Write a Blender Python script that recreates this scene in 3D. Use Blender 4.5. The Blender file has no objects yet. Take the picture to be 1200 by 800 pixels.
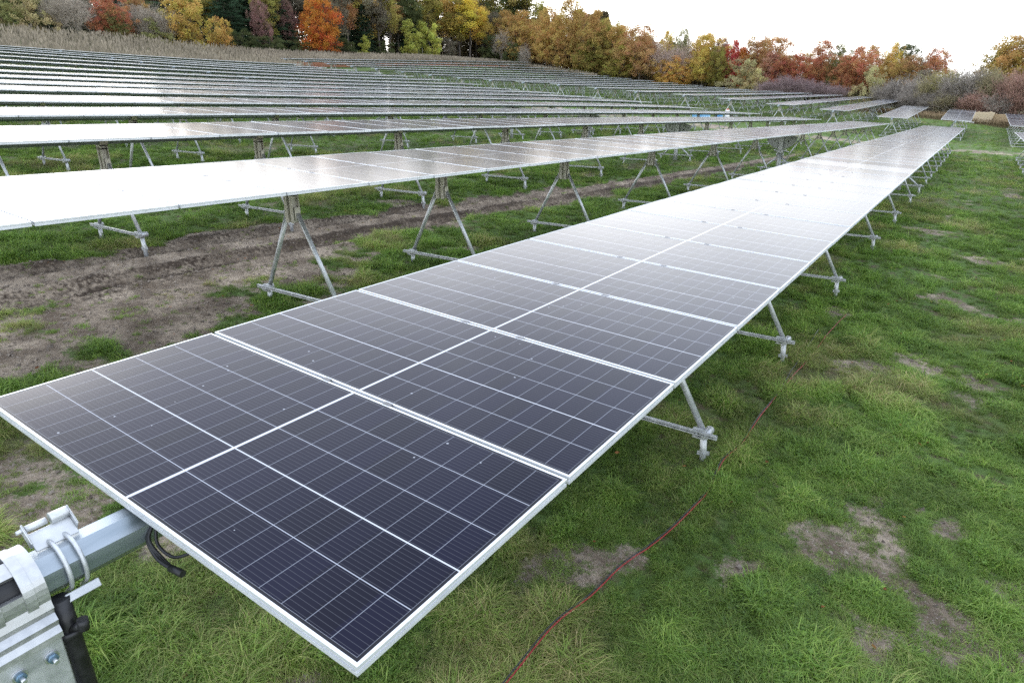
import bpy, math, random
import numpy as np
from mathutils import Vector, Matrix, Euler

R = math.radians
scene = bpy.context.scene
COL = scene.collection

# ------------------------------------------------------------------ camera
cam_d = bpy.data.cameras.new("camera")
cam = bpy.data.objects.new("camera", cam_d); COL.objects.link(cam)
cam_d.sensor_width = 36.0; cam_d.lens = 22.87
cam_d.clip_start = 0.05; cam_d.clip_end = 1500.0
CAM = Vector((2.2556, -0.8178, 3.2157))
right = Vector((0.8231, 0.5680, 0.0)); down = Vector((0.2032, -0.2944, -0.9338)); fwd = Vector((-0.5304, 0.7686, -0.3577))
m = Matrix((right, -down, -fwd)).transposed().to_4x4(); m.translation = CAM
cam.matrix_world = m
scene.camera = cam

# ------------------------------------------------------------------ sky, sun, exposure
SUN_EL, SUN_AZ = R(10), R(284)          # azimuth clockwise from +Y (along the rows)
world = bpy.data.worlds.new("World"); scene.world = world; world.use_nodes = True
nt = world.node_tree; nt.nodes.clear()
def N(nt, t, **kw):
    n = nt.nodes.new(t)
    for k, v in kw.items():
        if k == 'ins':
            for i, val in v.items(): n.inputs[i].default_value = val
        else: setattr(n, k, v)
    return n
def LK(nt, a, b): nt.links.new(a, b)
sky = N(nt, 'ShaderNodeTexSky', sky_type='NISHITA', sun_disc=False, sun_elevation=SUN_EL, sun_rotation=SUN_AZ, air_density=1.0, dust_density=3.0)
hs = N(nt, 'ShaderNodeHueSaturation', ins={'Saturation': 0.35, 'Value': 1.0})
LK(nt, sky.outputs[0], hs.inputs['Color'])
tc = N(nt, 'ShaderNodeTexCoord'); sp = N(nt, 'ShaderNodeSeparateXYZ'); LK(nt, tc.outputs['Generated'], sp.inputs[0])
ramp = N(nt, 'ShaderNodeValToRGB'); cr = ramp.color_ramp
# overcast layer: bright toward the horizon, greyer overhead (elevation = asin z)
SKY = [(0.0, 13.6, 13.9, 14.2), (0.14, 13.6, 14.2, 14.9), (0.26, 12.2, 13.2, 14.8), (0.42, 7.4, 8.4, 10.4), (0.66, 5.8, 6.9, 9.2), (1.0, 10.0, 10.8, 12.4)]
while len(cr.elements) < len(SKY): cr.elements.new(0.5)
for e, s in zip(cr.elements, SKY): e.position = s[0]; e.color = (s[1] / 32, s[2] / 32, s[3] / 32, 1)
LK(nt, sp.outputs[2], ramp.inputs[0])
cn = N(nt, 'ShaderNodeTexNoise', ins={'Scale': 2.2, 'Detail': 5.0, 'Roughness': 0.55}); LK(nt, tc.outputs['Generated'], cn.inputs['Vector'])
cm = N(nt, 'ShaderNodeMapRange', ins={1: 0.3, 2: 0.7, 3: 0.8 * 32, 4: 1.16 * 32}); LK(nt, cn.outputs[0], cm.inputs[0])
mul = N(nt, 'ShaderNodeVectorMath', operation='SCALE'); LK(nt, ramp.outputs[0], mul.inputs[0]); LK(nt, cm.outputs[0], mul.inputs['Scale'])
# the low sun behind the cloud warms the western sky (left of the rows)
dt = N(nt, 'ShaderNodeVectorMath', operation='DOT_PRODUCT'); dt.inputs[1].default_value = (-0.93, 0.30, -0.25); LK(nt, tc.outputs['Generated'], dt.inputs[0])
wm = N(nt, 'ShaderNodeMapRange', ins={1: 0.25, 2: 1.0, 3: 0.0, 4: 1.0}); LK(nt, dt.outputs['Value'], wm.inputs[0])
warm = N(nt, 'ShaderNodeMix', data_type='RGBA', blend_type='MULTIPLY', ins={7: (1.8, 1.66, 1.5, 1)}); LK(nt, wm.outputs[0], warm.inputs[0]); LK(nt, mul.outputs[0], warm.inputs[6])
mix = N(nt, 'ShaderNodeMix', data_type='RGBA', ins={0: 0.85}); LK(nt, hs.outputs[0], mix.inputs[6]); LK(nt, warm.outputs[2], mix.inputs[7])
bg = N(nt, 'ShaderNodeBackground', ins={'Strength': 0.1}); LK(nt, mix.outputs[2], bg.inputs[0])
wo = N(nt, 'ShaderNodeOutputWorld'); LK(nt, bg.outputs[0], wo.inputs[0])

sun_d = bpy.data.lights.new("sun", 'SUN'); sun = bpy.data.objects.new("sun", sun_d); COL.objects.link(sun)
sun_d.energy = 0.5; sun_d.angle = R(30); sun_d.color = (1.0, 0.95, 0.87)
sd = Vector((math.sin(SUN_AZ) * math.cos(SUN_EL), math.cos(SUN_AZ) * math.cos(SUN_EL), math.sin(SUN_EL)))
sun.rotation_euler = (-sd).to_track_quat('-Z', 'Y').to_euler()

scene.view_settings.view_transform = 'Standard'; scene.view_settings.look = 'None'
scene.view_settings.exposure = 1.14; scene.view_settings.gamma = 1.0
try: scene.view_settings.use_curve_mapping = False
except Exception: pass
scene.render.engine = 'CYCLES'
scene.cycles.max_bounces = 6; scene.cycles.diffuse_bounces = 3; scene.cycles.glossy_bounces = 4
scene.cycles.transmission_bounces = 3; scene.cycles.transparent_max_bounces = 8
scene.cycles.caustics_reflective = False; scene.cycles.caustics_refractive = False
scene.cycles.use_adaptive_sampling = False
scene.cycles.use_denoising = False      # keep the crisp grain of grass and twigs

rng = np.random.default_rng(7)
random.seed(7)

# ------------------------------------------------------------------ small helpers
def tag(o, label=None, cat=None, group=None, kind=None):
    if label: o['label'] = label
    if cat: o['category'] = cat
    if group: o['group'] = group
    if kind: o['kind'] = kind
    return o

def empty(name, loc, rz=0.0):
    o = bpy.data.objects.new(name, None); o.empty_display_size = 0.2
    o.location = loc; o.rotation_euler = (0, 0, rz); COL.objects.link(o); return o

def link(name, mesh, parent=None, loc=(0, 0, 0), rot=(0, 0, 0)):
    o = bpy.data.objects.new(name, mesh); COL.objects.link(o)
    if parent is not None: o.parent = parent
    o.location = loc; o.rotation_euler = rot
    return o

class MB:
    """collects verts and faces of one mesh"""
    def __init__(s): s.v = []; s.f = []; s.mi = []; s.sm = []
    def face(s, idx, mi=0, smooth=False): s.f.append(idx); s.mi.append(mi); s.sm.append(smooth)
    def box(s, c, d, mi=0, rot=None, bevel=0.0):
        hx, hy, hz = d[0] / 2, d[1] / 2, d[2] / 2
        M = rot or Matrix.Identity(3); c = Vector(c)
        if bevel <= 0:
            b = len(s.v)
            for z in (-hz, hz):
                for x, y in ((-hx, -hy), (hx, -hy), (hx, hy), (-hx, hy)): s.v.append(c + M @ Vector((x, y, z)))
            for q in ((3, 2, 1, 0), (4, 5, 6, 7), (0, 1, 5, 4), (1, 2, 6, 5), (2, 3, 7, 6), (3, 0, 4, 7)): s.face([b + i for i in q], mi)
            return
        e = bevel; rings = []
        for z, k in ((-hz, e), (-hz + e, 0), (hz - e, 0), (hz, e)):
            b = len(s.v); rings.append(b)
            X, Y = hx - k, hy - k
            for x, y in ((-X + e, -Y), (X - e, -Y), (X, -Y + e), (X, Y - e), (X - e, Y), (-X + e, Y), (-X, Y - e), (-X, -Y + e)):
                s.v.append(c + M @ Vector((x, y, z)))
        for a, b2 in zip(rings, rings[1:]):
            for i in range(8): s.face([a + i, a + (i + 1) % 8, b2 + (i + 1) % 8, b2 + i], mi)
        s.face([rings[0] + i for i in range(7, -1, -1)], mi); s.face([rings[-1] + i for i in range(8)], mi)
    def tube(s, pts, rad, n=8, mi=0, cap=True, smooth=True, phase=0.0):
        pts = [Vector(p) for p in pts]
        if not hasattr(rad, '__len__'): rad = [rad] * len(pts)
        rings = []
        up = None
        for i, p in enumerate(pts):
            t = (pts[min(i + 1, len(pts) - 1)] - pts[max(i - 1, 0)]).normalized()
            if up is None:
                up = Vector((0, 0, 1)) if abs(t.z) < 0.9 else Vector((1, 0, 0))
            a = t.cross(up).normalized(); bb = a.cross(t).normalized(); up = bb
            b = len(s.v); rings.append(b)
            for k in range(n):
                an = 2 * math.pi * (k + phase) / n
                s.v.append(p + a * math.cos(an) * rad[i] + bb * math.sin(an) * rad[i])
        for r0, r1 in zip(rings, rings[1:]):
            for k in range(n): s.face([r0 + k, r0 + (k + 1) % n, r1 + (k + 1) % n, r1 + k], mi, smooth)
        if cap:
            s.face([rings[0] + k for k in range(n - 1, -1, -1)], mi); s.face([rings[-1] + k for k in range(n)], mi)
    def prism(s, poly, axis, lo, hi, mi=0, org=(0, 0, 0)):
        """extrude a 2D polygon along an axis ('x','y','z')"""
        o = Vector(org); b = len(s.v); n = len(poly)
        for t in (lo, hi):
            for p, q in poly:
                s.v.append(o + (Vector((t, p, q)) if axis == 'x' else Vector((p, t, q)) if axis == 'y' else Vector((p, q, t))))
        s.face([b + i for i in range(n - 1, -1, -1)], mi); s.face([b + n + i for i in range(n)], mi)
        for i in range(n): s.face([b + i, b + (i + 1) % n, b + n + (i + 1) % n, b + n + i], mi)
    def mesh(s, name, mats):
        me = bpy.data.meshes.new(name)
        me.from_pydata([tuple(v) for v in s.v], [], s.f)
        for mm in (mats if isinstance(mats, (list, tuple)) else [mats]): me.materials.append(mm)
        me.polygons.foreach_set('material_index', s.mi); me.polygons.foreach_set('use_smooth', s.sm)
        me.update()
        import bmesh
        bm = bmesh.new(); bm.from_mesh(me); bmesh.ops.recalc_face_normals(bm, faces=bm.faces); bm.to_mesh(me); bm.free()
        return me

def np_mesh(name, verts, faces, mats, mi=None, attrs=None, smooth=False):
    """fast mesh from arrays; faces is (n,3) or (n,4); attrs: {name: per-vertex float array}"""
    me = bpy.data.meshes.new(name); k = faces.shape[1]
    me.vertices.add(len(verts)); me.vertices.foreach_set('co', np.ascontiguousarray(verts, np.float32).ravel())
    me.loops.add(faces.size); me.loops.foreach_set('vertex_index', np.ascontiguousarray(faces, np.int32).ravel())
    me.polygons.add(len(faces)); me.polygons.foreach_set('loop_start', np.arange(0, faces.size, k, dtype=np.int32))
    try: me.polygons.foreach_set('loop_total', np.full(len(faces), k, np.int32))
    except Exception: pass
    for mm in (mats if isinstance(mats, (list, tuple)) else [mats]): me.materials.append(mm)
    if mi is not None: me.polygons.foreach_set('material_index', np.ascontiguousarray(mi, np.int32))
    me.polygons.foreach_set('use_smooth', np.full(len(faces), smooth))
    for an, av in (attrs or {}).items():
        a = me.attributes.new(an, 'FLOAT', 'POINT'); a.data.foreach_set('value', np.ascontiguousarray(av, np.float32))
    me.update(calc_edges=True); me.validate()
    return me

# value noise in numpy (ground relief, soil patches, grass cover)
_perm = np.random.default_rng(11).random((256, 256))
def vnoise(x, y, sc=1.0, off=0):
    x = np.asarray(x) / sc + 37.3 + off * 17.7; y = np.asarray(y) / sc + 91.7 + off * 5.3
    xi = np.floor(x).astype(int); yi = np.floor(y).astype(int); fx = x - xi; fy = y - yi
    fx = fx * fx * (3 - 2 * fx); fy = fy * fy * (3 - 2 * fy)
    g = lambda a, b: _perm[a % 256, b % 256]
    return (g(xi, yi) * (1 - fx) + g(xi + 1, yi) * fx) * (1 - fy) + (g(xi, yi + 1) * (1 - fx) + g(xi + 1, yi + 1) * fx) * fy
def fbm(x, y, sc, oct=4, off=0, gain=0.5):
    a = 1.0; t = 0; s = 0
    for i in range(oct): t = t + a * vnoise(x, y, sc / 2 ** i, off + i); s += a; a *= gain
    return t / s
def sstep(a, b, v): 
    t = np.clip((np.asarray(v, float) - a) / (b - a), 0, 1); return t * t * (3 - 2 * t)

ORD = ['', 'first', 'second', 'third', 'fourth', 'fifth', 'sixth', 'seventh', 'eighth', 'ninth', 'tenth', 'eleventh', 'twelfth', 'thirteenth',
       'fourteenth', 'fifteenth', 'sixteenth', 'seventeenth', 'eighteenth', 'nineteenth', 'twentieth']
TENS = {20: 'twent', 30: 'thirt', 40: 'fort', 50: 'fift'}
CARD = {20: 'twenty', 30: 'thirty', 40: 'forty', 50: 'fifty'}
def ordn(n):
    if n <= 20: return ORD[n]
    t = n // 10 * 10
    return TENS[t] + 'ieth' if n % 10 == 0 else CARD[t] + '-' + ORD[n % 10]

# ------------------------------------------------------------------ materials
def mat(name, base=(0.5, 0.5, 0.5), rough=0.5, metal=0.0, spec=0.5):
    m = bpy.data.materials.new(name); m.use_nodes = True
    b = m.node_tree.nodes['Principled BSDF']
    b.inputs['Base Color'].default_value = (*base, 1); b.inputs['Roughness'].default_value = rough; b.inputs['Metallic'].default_value = metal
    b.inputs['Specular IOR Level'].default_value = spec
    return m, m.node_tree, b
def noisy(name, c0, c1, scale, rough=(0.4, 0.6), metal=0.0, detail=4, bump=0.0, coord='Object', stretch=(1, 1, 1), lo=0.35, hi=0.65):
    m, t, b = mat(name, c0, rough[0], metal)
    tc = N(t, 'ShaderNodeTexCoord'); mp = N(t, 'ShaderNodeMapping'); mp.inputs['Scale'].default_value = stretch
    LK(t, tc.outputs[coord], mp.inputs[0])
    n = N(t, 'ShaderNodeTexNoise', ins={'Scale': scale, 'Detail': detail, 'Roughness': 0.6}); LK(t, mp.outputs[0], n.inputs['Vector'])
    r = N(t, 'ShaderNodeMapRange', ins={1: lo, 2: hi, 3: 0, 4: 1}); LK(t, n.outputs[0], r.inputs[0])
    mx = N(t, 'ShaderNodeMix', data_type='RGBA', ins={6: (*c0, 1), 7: (*c1, 1)}); LK(t, r.outputs[0], mx.inputs[0]); LK(t, mx.outputs[2], b.inputs['Base Color'])
    r2 = N(t, 'ShaderNodeMapRange', ins={1: lo, 2: hi, 3: rough[0], 4: rough[1]}); LK(t, n.outputs[0], r2.inputs[0]); LK(t, r2.outputs[0], b.inputs['Roughness'])
    if bump:
        bp = N(t, 'ShaderNodeBump', ins={'Strength': bump, 'Distance': 0.01}); LK(t, n.outputs[0], bp.inputs['Height']); LK(t, bp.outputs[0], b.inputs['Normal'])
    return m
M_GALV = noisy('galvanised_steel', (0.50, 0.52, 0.53), (0.66, 0.68, 0.69), 14, (0.38, 0.55), 0.55)
M_GALV_DULL = noisy('dull_galvanised_steel', (0.36, 0.38, 0.37), (0.52, 0.53, 0.5), 10, (0.45, 0.65), 0.6, bump=0.05)
M_TUBE = noisy('torque_tube_steel', (0.26, 0.31, 0.345), (0.42, 0.47, 0.51), 9, (0.3, 0.5), 0.7, stretch=(1, 0.15, 1), bump=0.04)
M_CAST = noisy('cast_aluminium', (0.46, 0.47, 0.47), (0.60, 0.61, 0.61), 22, (0.35, 0.5), 0.7, bump=0.04)
M_BRKT = noisy('weathered_zinc_bracket', (0.48, 0.46, 0.40), (0.62, 0.59, 0.52), 16, (0.45, 0.6), 0.35, bump=0.05)
M_FRAME = noisy('anodised_frame', (0.68, 0.70, 0.715), (0.75, 0.77, 0.785), 6, (0.35, 0.45), 0.3)
M_BLACK = noisy('black_plastic', (0.012, 0.012, 0.013), (0.03, 0.03, 0.032), 20, (0.4, 0.55))
M_BACK = noisy('white_backsheet', (0.25, 0.26, 0.27), (0.32, 0.33, 0.34), 5, (0.5, 0.6))
M_BOLT = noisy('blue_zinc_bolt', (0.12, 0.22, 0.32), (0.24, 0.36, 0.46), 60, (0.3, 0.45), 0.6)
M_STEEL = noisy('bright_bolt_steel', (0.6, 0.62, 0.63), (0.7, 0.72, 0.73), 40, (0.25, 0.4), 0.8)
M_DARK = noisy('dark_clamp', (0.12, 0.12, 0.12), (0.2, 0.2, 0.2), 30, (0.4, 0.6), 0.4)

# solar glass: cell lattice drawn in metres on the module's own UV map
ML, MW, MP, MT = 2.384, 1.096, 1.116, 0.035
def glass_material():
    m, t, b = mat('solar_glass', (0.01, 0.01, 0.015), 0.1)
    uv = N(t, 'ShaderNodeUVMap'); uv.uv_map = 'UVMap'
    s = N(t, 'ShaderNodeSeparateXYZ'); LK(t, uv.outputs[0], s.inputs[0]); U, V = s.outputs[0], s.outputs[1]
    def M(op, a, bb=None, c=None, clamp=False):
        n = N(t, 'ShaderNodeMath', operation=op); n.use_clamp = clamp
        for i, x in enumerate((a, bb, c)):
            if x is None: continue
            if isinstance(x, (int, float)): n.inputs[i].default_value = x
            else: LK(t, x, n.inputs[i])
        return n.outputs[0]
    def lines(c, off, period, half):            # 1 on a line of the given half width at every period
        x = M('SUBTRACT', c, off); x = M('DIVIDE', x, period); x = M('ADD', x, 0.5); x = M('FRACT', x); x = M('SUBTRACT', x, 0.5); x = M('ABSOLUTE', x); x = M('MULTIPLY', x, period)
        return M('LESS_THAN', x, half)
    def one(c, pos, half):
        return M('LESS_THAN', M('ABSOLUTE', M('SUBTRACT', c, pos)), half)
    cw, half = 0.2105, 0.1055
    v0 = (MW - 5 * cw) / 2
    gap = 0.015; u0 = (ML - gap) / 2 - 11 * half
    uc = M('ABSOLUTE', M('SUBTRACT', U, ML / 2))      # distance from the middle of the module
    rows_ = lines(uc, gap / 2, half, 0.0012)
    cols_ = lines(V, v0, cw, 0.0017)
    mid = one(V, v0 + 2 * cw, 0.0031)
    cen = M('LESS_THAN', uc, gap / 2 - 0.001)
    marg = M('MAXIMUM', M('GREATER_THAN', M('ABSOLUTE', M('SUBTRACT', V, MW / 2)), 2.5 * cw - 0.001), M('GREATER_THAN', uc, gap / 2 + 11 * half))
    bus = lines(V, v0 + cw / 22, cw / 11, 0.00055)
    # colours
    tn = N(t, 'ShaderNodeTexNoise', ins={'Scale': 7.0, 'Detail': 2.0}); LK(t, uv.outputs[0], tn.inputs['Vector'])
    # each cell a touch different
    cid = N(t, 'ShaderNodeCombineXYZ'); LK(t, M('FLOOR', M('DIVIDE', M('SUBTRACT', U, u0), half)), cid.inputs[0]); LK(t, M('FLOOR', M('DIVIDE', M('SUBTRACT', V, v0), cw)), cid.inputs[1])
    oi = N(t, 'ShaderNodeObjectInfo'); LK(t, oi.outputs['Random'], cid.inputs[2])
    wn = N(t, 'ShaderNodeTexWhiteNoise'); wn.noise_dimensions = '3D'; LK(t, cid.outputs[0], wn.inputs['Vector'])
    cell = N(t, 'ShaderNodeMix', data_type='RGBA', ins={6: (0.0016, 0.0017, 0.0095, 1), 7: (0.0030, 0.0032, 0.0165, 1)}); LK(t, wn.outputs['Value'], cell.inputs[0])
    def over(col, mask, c):
        x = N(t, 'ShaderNodeMix', data_type='RGBA', ins={7: (*c, 1)}); LK(t, mask, x.inputs[0]); LK(t, col, x.inputs[6]); return x.outputs[2]
    c = over(cell.outputs[2], bus, (0.075, 0.077, 0.09))
    c = over(c, rows_, (0.20, 0.215, 0.25))
    c = over(c, cols_, (0.36, 0.38, 0.42))
    c = over(c, marg, (0.014, 0.014, 0.018))
    c = over(c, mid, (0.52, 0.54, 0.57))
    c = over(c, cen, (0.58, 0.60, 0.63))
    # thin film of field dust, a few pale bird and mud marks
    dn = N(t, 'ShaderNodeTexNoise', ins={'Scale': 1.3, 'Detail': 6.0, 'Roughness': 0.65}); LK(t, cid.outputs[0], dn.inputs['Vector'])
    geo = N(t, 'ShaderNodeNewGeometry'); LK(t, geo.outputs['Position'], dn.inputs['Vector'])
    dr = N(t, 'ShaderNodeMapRange', ins={1: 0.35, 2: 0.75, 3: 0.001, 4: 0.008}); LK(t, dn.outputs[0], dr.inputs[0])
    x = N(t, 'ShaderNodeMix', data_type='RGBA', ins={7: (0.34, 0.31, 0.29, 1)}); LK(t, dr.outputs[0], x.inputs[0]); LK(t, c, x.inputs[6]); c = x.outputs[2]
    sn = N(t, 'ShaderNodeTexVoronoi', feature='F1', ins={'Scale': 9.0}); LK(t, geo.outputs['Position'], sn.inputs['Vector'])
    sn2 = N(t, 'ShaderNodeTexNoise', ins={'Scale': 1.1, 'Detail': 2.0}); LK(t, geo.outputs['Position'], sn2.inputs['Vector'])
    spots = M('MULTIPLY', M('LESS_THAN', sn.outputs['Distance'], 0.05), M('GREATER_THAN', sn2.outputs[0], 0.51))
    c = over(c, M('MULTIPLY', spots, 0.7), (0.45, 0.47, 0.5))
    LK(t, c, b.inputs['Base Color'])
    b.inputs['IOR'].default_value = 1.24
    b.inputs['Roughness'].default_value = 0.155
    wv = N(t, 'ShaderNodeTexNoise', ins={'Scale': 1.6, 'Detail': 1.0}); LK(t, geo.outputs['Position'], wv.inputs['Vector'])
    bp = N(t, 'ShaderNodeBump', ins={'Strength': 0.03, 'Distance': 0.02}); LK(t, wv.outputs[0], bp.inputs['Height']); LK(t, bp.outputs[0], b.inputs['Normal'])
    return m
M_GLASS = glass_material()

# ------------------------------------------------------------------ terrain
# (x, y, height of the table axis there); the ground lies 1.8 m lower
TBL = np.array([(0,-8,1.95),(0,0,1.85),(0,10,1.72),(0,20,1.58),(0,30,1.42),(0,40,1.24),(0,55,1.02),(0,74,.85),(0,88,1.45),
(-4.55,-6,2.45),(-4.55,1,2.39),(-4.55,7,2.28),(-4.55,14,2.10),(-4.55,30,1.75),(-4.55,52,1.22),(-4.55,68,1.22),(-4.55,90,1.72),
(-9.1,2.5,2.69),(-9.1,8,2.58),(-9.1,14,2.44),(-9.1,26,2.18),(-9.1,55,1.40),(-9.1,66.7,1.8),(-9.1,90,1.9),(-9.1,117,1.98),
(-13.65,4,2.87),(-13.65,12,2.72),(-13.65,38,2.16),(-13.65,56,1.77),(-13.65,66,2.12),(-13.65,118,2.42),
(-18.2,6,3.09),(-18.2,16,2.88),(-18.2,32,2.64),(-18.2,57,2.1),(-18.2,66,2.6),(-18.2,119,2.9),
(-22.75,7.5,3.39),(-22.75,12.5,3.22),(-22.75,20,3.13),(-22.75,40,2.84),(-22.75,55,2.55),(-22.75,66,2.9),(-22.75,119,3.15),
(-27.3,9,3.6),(-27.3,24,3.32),(-27.3,55,2.85),(-27.3,66,3.15),(-27.3,119,3.4),
(-31.85,10.7,3.88),(-31.85,55,3.25),(-31.85,65,3.5),(-36.4,12.3,4.17),(-36.4,55,3.55),(-36.4,65,3.9),(-36.4,119,3.95),
(-40.95,14,4.55),(-40.95,56,4.05),(-40.95,65,4.25),(-40.95,119,4.4),(-50,17,5.4),(-50,52,4.85),(-50,64,4.7),
(-59,20.7,6.24),(-59,50,5.6),(-59,64,5.65),(-63.7,50,5.95),(-63.7,64,6.1),(-68.2,24,6.9),(-68.2,50,6.4),(-68.2,64,6.55),(-72.8,64,6.95),(-77.3,64,7.4),(-82,64,7.7),
(-81,126,8.9),(-59,128,6.1),(-45,10,5.2),(-60,0,6.8),
(5.15,0,1.55),(5.15,20,1.28),(5.15,35,1.05),(5.15,55,.74),(5.15,66,.82),(5.15,95,.96),(11,0,1.3),(11,30,1.0),(11,60,.6),(14,95,.7),
(-97,35,11.2),(-97,50,11.0),(-97,70,10.2),(-97,84,10.2),(-97,111,10.8),(-112,125,11.6),(-97,138,10.9),(-79,140,9.2),(-58,138,6.3),(-48,138,5.6),(-36,138,4.8),(-27,138,4.4),(-17,138,4.0),
(-12.4,98,2.6),(-6.4,98,2.1),(-2.7,100,2.1),(1.7,100,2.0),(6,100,1.9),(-8,130,3.5),(10,130,2.5),(-97,10,11.2),(-70,-10,8.0)], float)
def _tps(P, Q):
    d2 = ((P[:, None, :] - Q[None, :, :]) ** 2).sum(-1); return .5 * d2 * np.log(d2 + 1e-9)
def _fit():
    P = TBL[:, :2] / 30; n = len(P); A = np.c_[np.ones(n), P]
    K = _tps(P, P) + 1e-3 * np.eye(n)
    return np.linalg.solve(np.block([[K, A], [A.T, np.zeros((3, 3))]]), np.r_[TBL[:, 2] - 1.8, 0, 0, 0])
WT = _fit()
def G(x, y):
    sh = np.broadcast(np.asarray(x, float), np.asarray(y, float)).shape
    q = np.c_[np.clip(np.broadcast_to(x, sh).ravel(), -115, 16), np.clip(np.broadcast_to(y, sh).ravel(), -10, 142)] / 30
    out = np.empty(len(q))
    for i in range(0, len(q), 20000):
        s = q[i:i + 20000]; out[i:i + 20000] = _tps(s, TBL[:, :2] / 30) @ WT[:-3] + WT[-3] + s @ WT[-2:]
    return out.reshape(sh)
def g1(x, y): return float(G(np.array([float(x)]), np.array([float(y)]))[0])

def ell(x, y, cx, cy, rx, ry, w=0.35):
    d = np.sqrt(((x - cx) / rx) ** 2 + ((y - cy) / ry) ** 2) + w * (fbm(x, y, 0.5, 4, 3) - 0.5) * 2.4
    return 1 - sstep(0.45, 1.3, d)
def track_c(y): return np.interp(y, [0, 10, 20, 30, 45], [-7.75, -7.6, -7.05, -6.55, -6.4])
def soil(x, y):
    """0 = turf, 1 = bare soil"""
    n = fbm(x, y, 1.1, 4, 1) - 0.5; n2 = fbm(x, y, 0.35, 3, 5) - 0.5
    hw = np.interp(y, [0, 8, 18, 30, 46], [1.15, 1.05, 0.75, 0.5, 0.25])
    d = np.abs(x - track_c(y)) / hw + 1.3 * n + 0.5 * n2
    s = (1 - sstep(0.75, 1.15, d)) * (1 - sstep(34, 50, y))
    p = (1 - sstep(0.8, 1.2, np.sqrt(((x + 5.7) / 1.15) ** 2 + ((y - 2.4) / 3.4) ** 2) + 1.7 * n + 0.9 * n2))
    s = np.maximum(s, 0.85 * p); trk = s.copy()
    for a in ((-2.75, .55, 1.0, .55), (-1.9, .95, .45, .4), (2.02, 4.35, .50, .70), (2.55, 3.75, .62, .42), (3.15, 3.6, .55, .4), (2.45, 4.95, .45, .22), (1.6, 3.3, .4, .25), (2.75, 3.15, .5, .3), (3.15, 4.3, .5, .35), (3.6, 3.6, .5, .5),
              (2.28, 8.85, .5, .42), (3.1, 8.6, .35, .4), (2.3, 12.8, .6, .4), (3.4, 12.5, .5, .4), (1.7, 20.2, .7, .6), (.75, 2.9, .2, .16), (-.1, .75, .3, .3),
              (-4.1, 6.4, .45, .4), (-5.2, 8.3, .4, .5), (-4.6, 4.9, .5, .35), (2.9, 17, .5, .5)):
        s = np.maximum(s, 0.68 * ell(x, y, *a, 0.75))
    pth = np.abs(y - 59.5 - 0.02 * x) / 1.6 + 1.2 * n
    s = np.maximum(s, 0.9 * (1 - sstep(0.6, 1.1, pth)) * (x > -60) * (x < 7))
    s = np.maximum(s, 0.6 * sstep(0.69, 0.78, fbm(x, y, 1.6, 4, 9)) * (y < 60))
    s = np.maximum(s * (1 - .8 * sstep(.50, .64, fbm(x, y, .45, 4, 61))), trk * (1 - .8 * sstep(.58, .68, fbm(x, y, .8, 4, 62)) * (x > -6.7)))
    return np.clip(s, 0, 1)
def ruts(x, y):
    c = track_c(y); w = 0.09 * (fbm(x * .3, y, 1.4, 3, 70) - .5); r = 0
    for off, k in ((-.95, .6), (-.62, 1), (.25, .7), (.55, 1), (.95, .5)): r = r + k * np.exp(-((x - c - off - w) / .13) ** 2)
    return np.clip(r * (.5 + fbm(x, y, .5, 3, 71)), 0, 1) * (1 - sstep(30, 48, y)) * (np.abs(x - c) < 2.2)
def dryness(x, y):
    d = sstep(0.52, 0.72, fbm(x, y, 1.3, 4, 21))
    d = np.maximum(d, 0.9 * ell(x, y, .55, 1.7, .7, .7)); d = np.maximum(d, .6 * ell(x, y, .6, 5.2, .5, 1.6)); d = np.maximum(d, .6 * ell(x, y, -.6, .7, .8, .6))
    back = sstep(95, 99, y + 2 * (fbm(x, y, 3, 3, 2) - .5)) * (x > -14)
    d = d * (1 - .7 * sstep(1.0, 1.5, x) * (1 - sstep(4.5, 6, y)))
    return np.clip(np.maximum(d, back), 0, 1)
def relief(x, y, s):
    near = 1 - sstep(25, 70, y)
    z = 0.05 * (fbm(x, y, 1.2, 3, 13) - 0.5) + 0.03 * (fbm(x, y, 0.3, 3, 14) - .5) * near
    c = track_c(y); on = s * (1 - sstep(30, 45, y)) * (np.abs(x - c) < 1.9)
    for off in (-0.62, 0.55):
        d = (x - c - off) / 0.24
        z = z - on * 0.11 * np.exp(-d * d) + on * 0.065 * np.exp(-((np.abs(d) - 1.5) / 0.45) ** 2)
        z = z + on * 0.018 * np.exp(-d * d) * np.sin((y + 0.3 * np.abs(d)) * 2 * np.pi / 0.14)
    return z + 0.028 * s * (fbm(x, y, 0.12, 2, 17) - .5) * near + 0.04 * s * (fbm(x, y, .45, 2, 18) - .5) * near
def GR(x, y): return G(x, y) + relief(np.asarray(x, float), np.asarray(y, float), soil(x, y))

def axis(segs):
    out = [segs[0][0]]
    for a, b, d0, d1 in segs:
        x = a
        while x < b - 1e-6:
            f = (x - a) / (b - a); x = min(b, x + d0 + (d1 - d0) * f); out.append(x)
    return np.array(sorted(set(np.round(out, 4))))
XS = axis([(-420, -130, 60, 20), (-130, -100, 6, 2), (-100, -20, 1.6, .7), (-20, -9.5, .5, .09), (-9.5, 4.5, .07, .07), (4.5, 16, .1, .8), (16, 300, 4, 70)])
YS = axis([(-60, -6, 12, 1.5), (-6, -.5, .6, .1), (-.5, 12, .065, .075), (12, 60, .075, .45), (60, 145, .5, 1.2), (145, 600, 5, 90)])
gx, gy = np.meshgrid(XS, YS, indexing='ij')
SO = soil(gx, gy); DR = dryness(gx, gy)
gz = G(gx, gy) + relief(gx, gy, SO)
nx, ny = len(XS), len(YS)
ii = np.arange(nx * ny).reshape(nx, ny)
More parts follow.
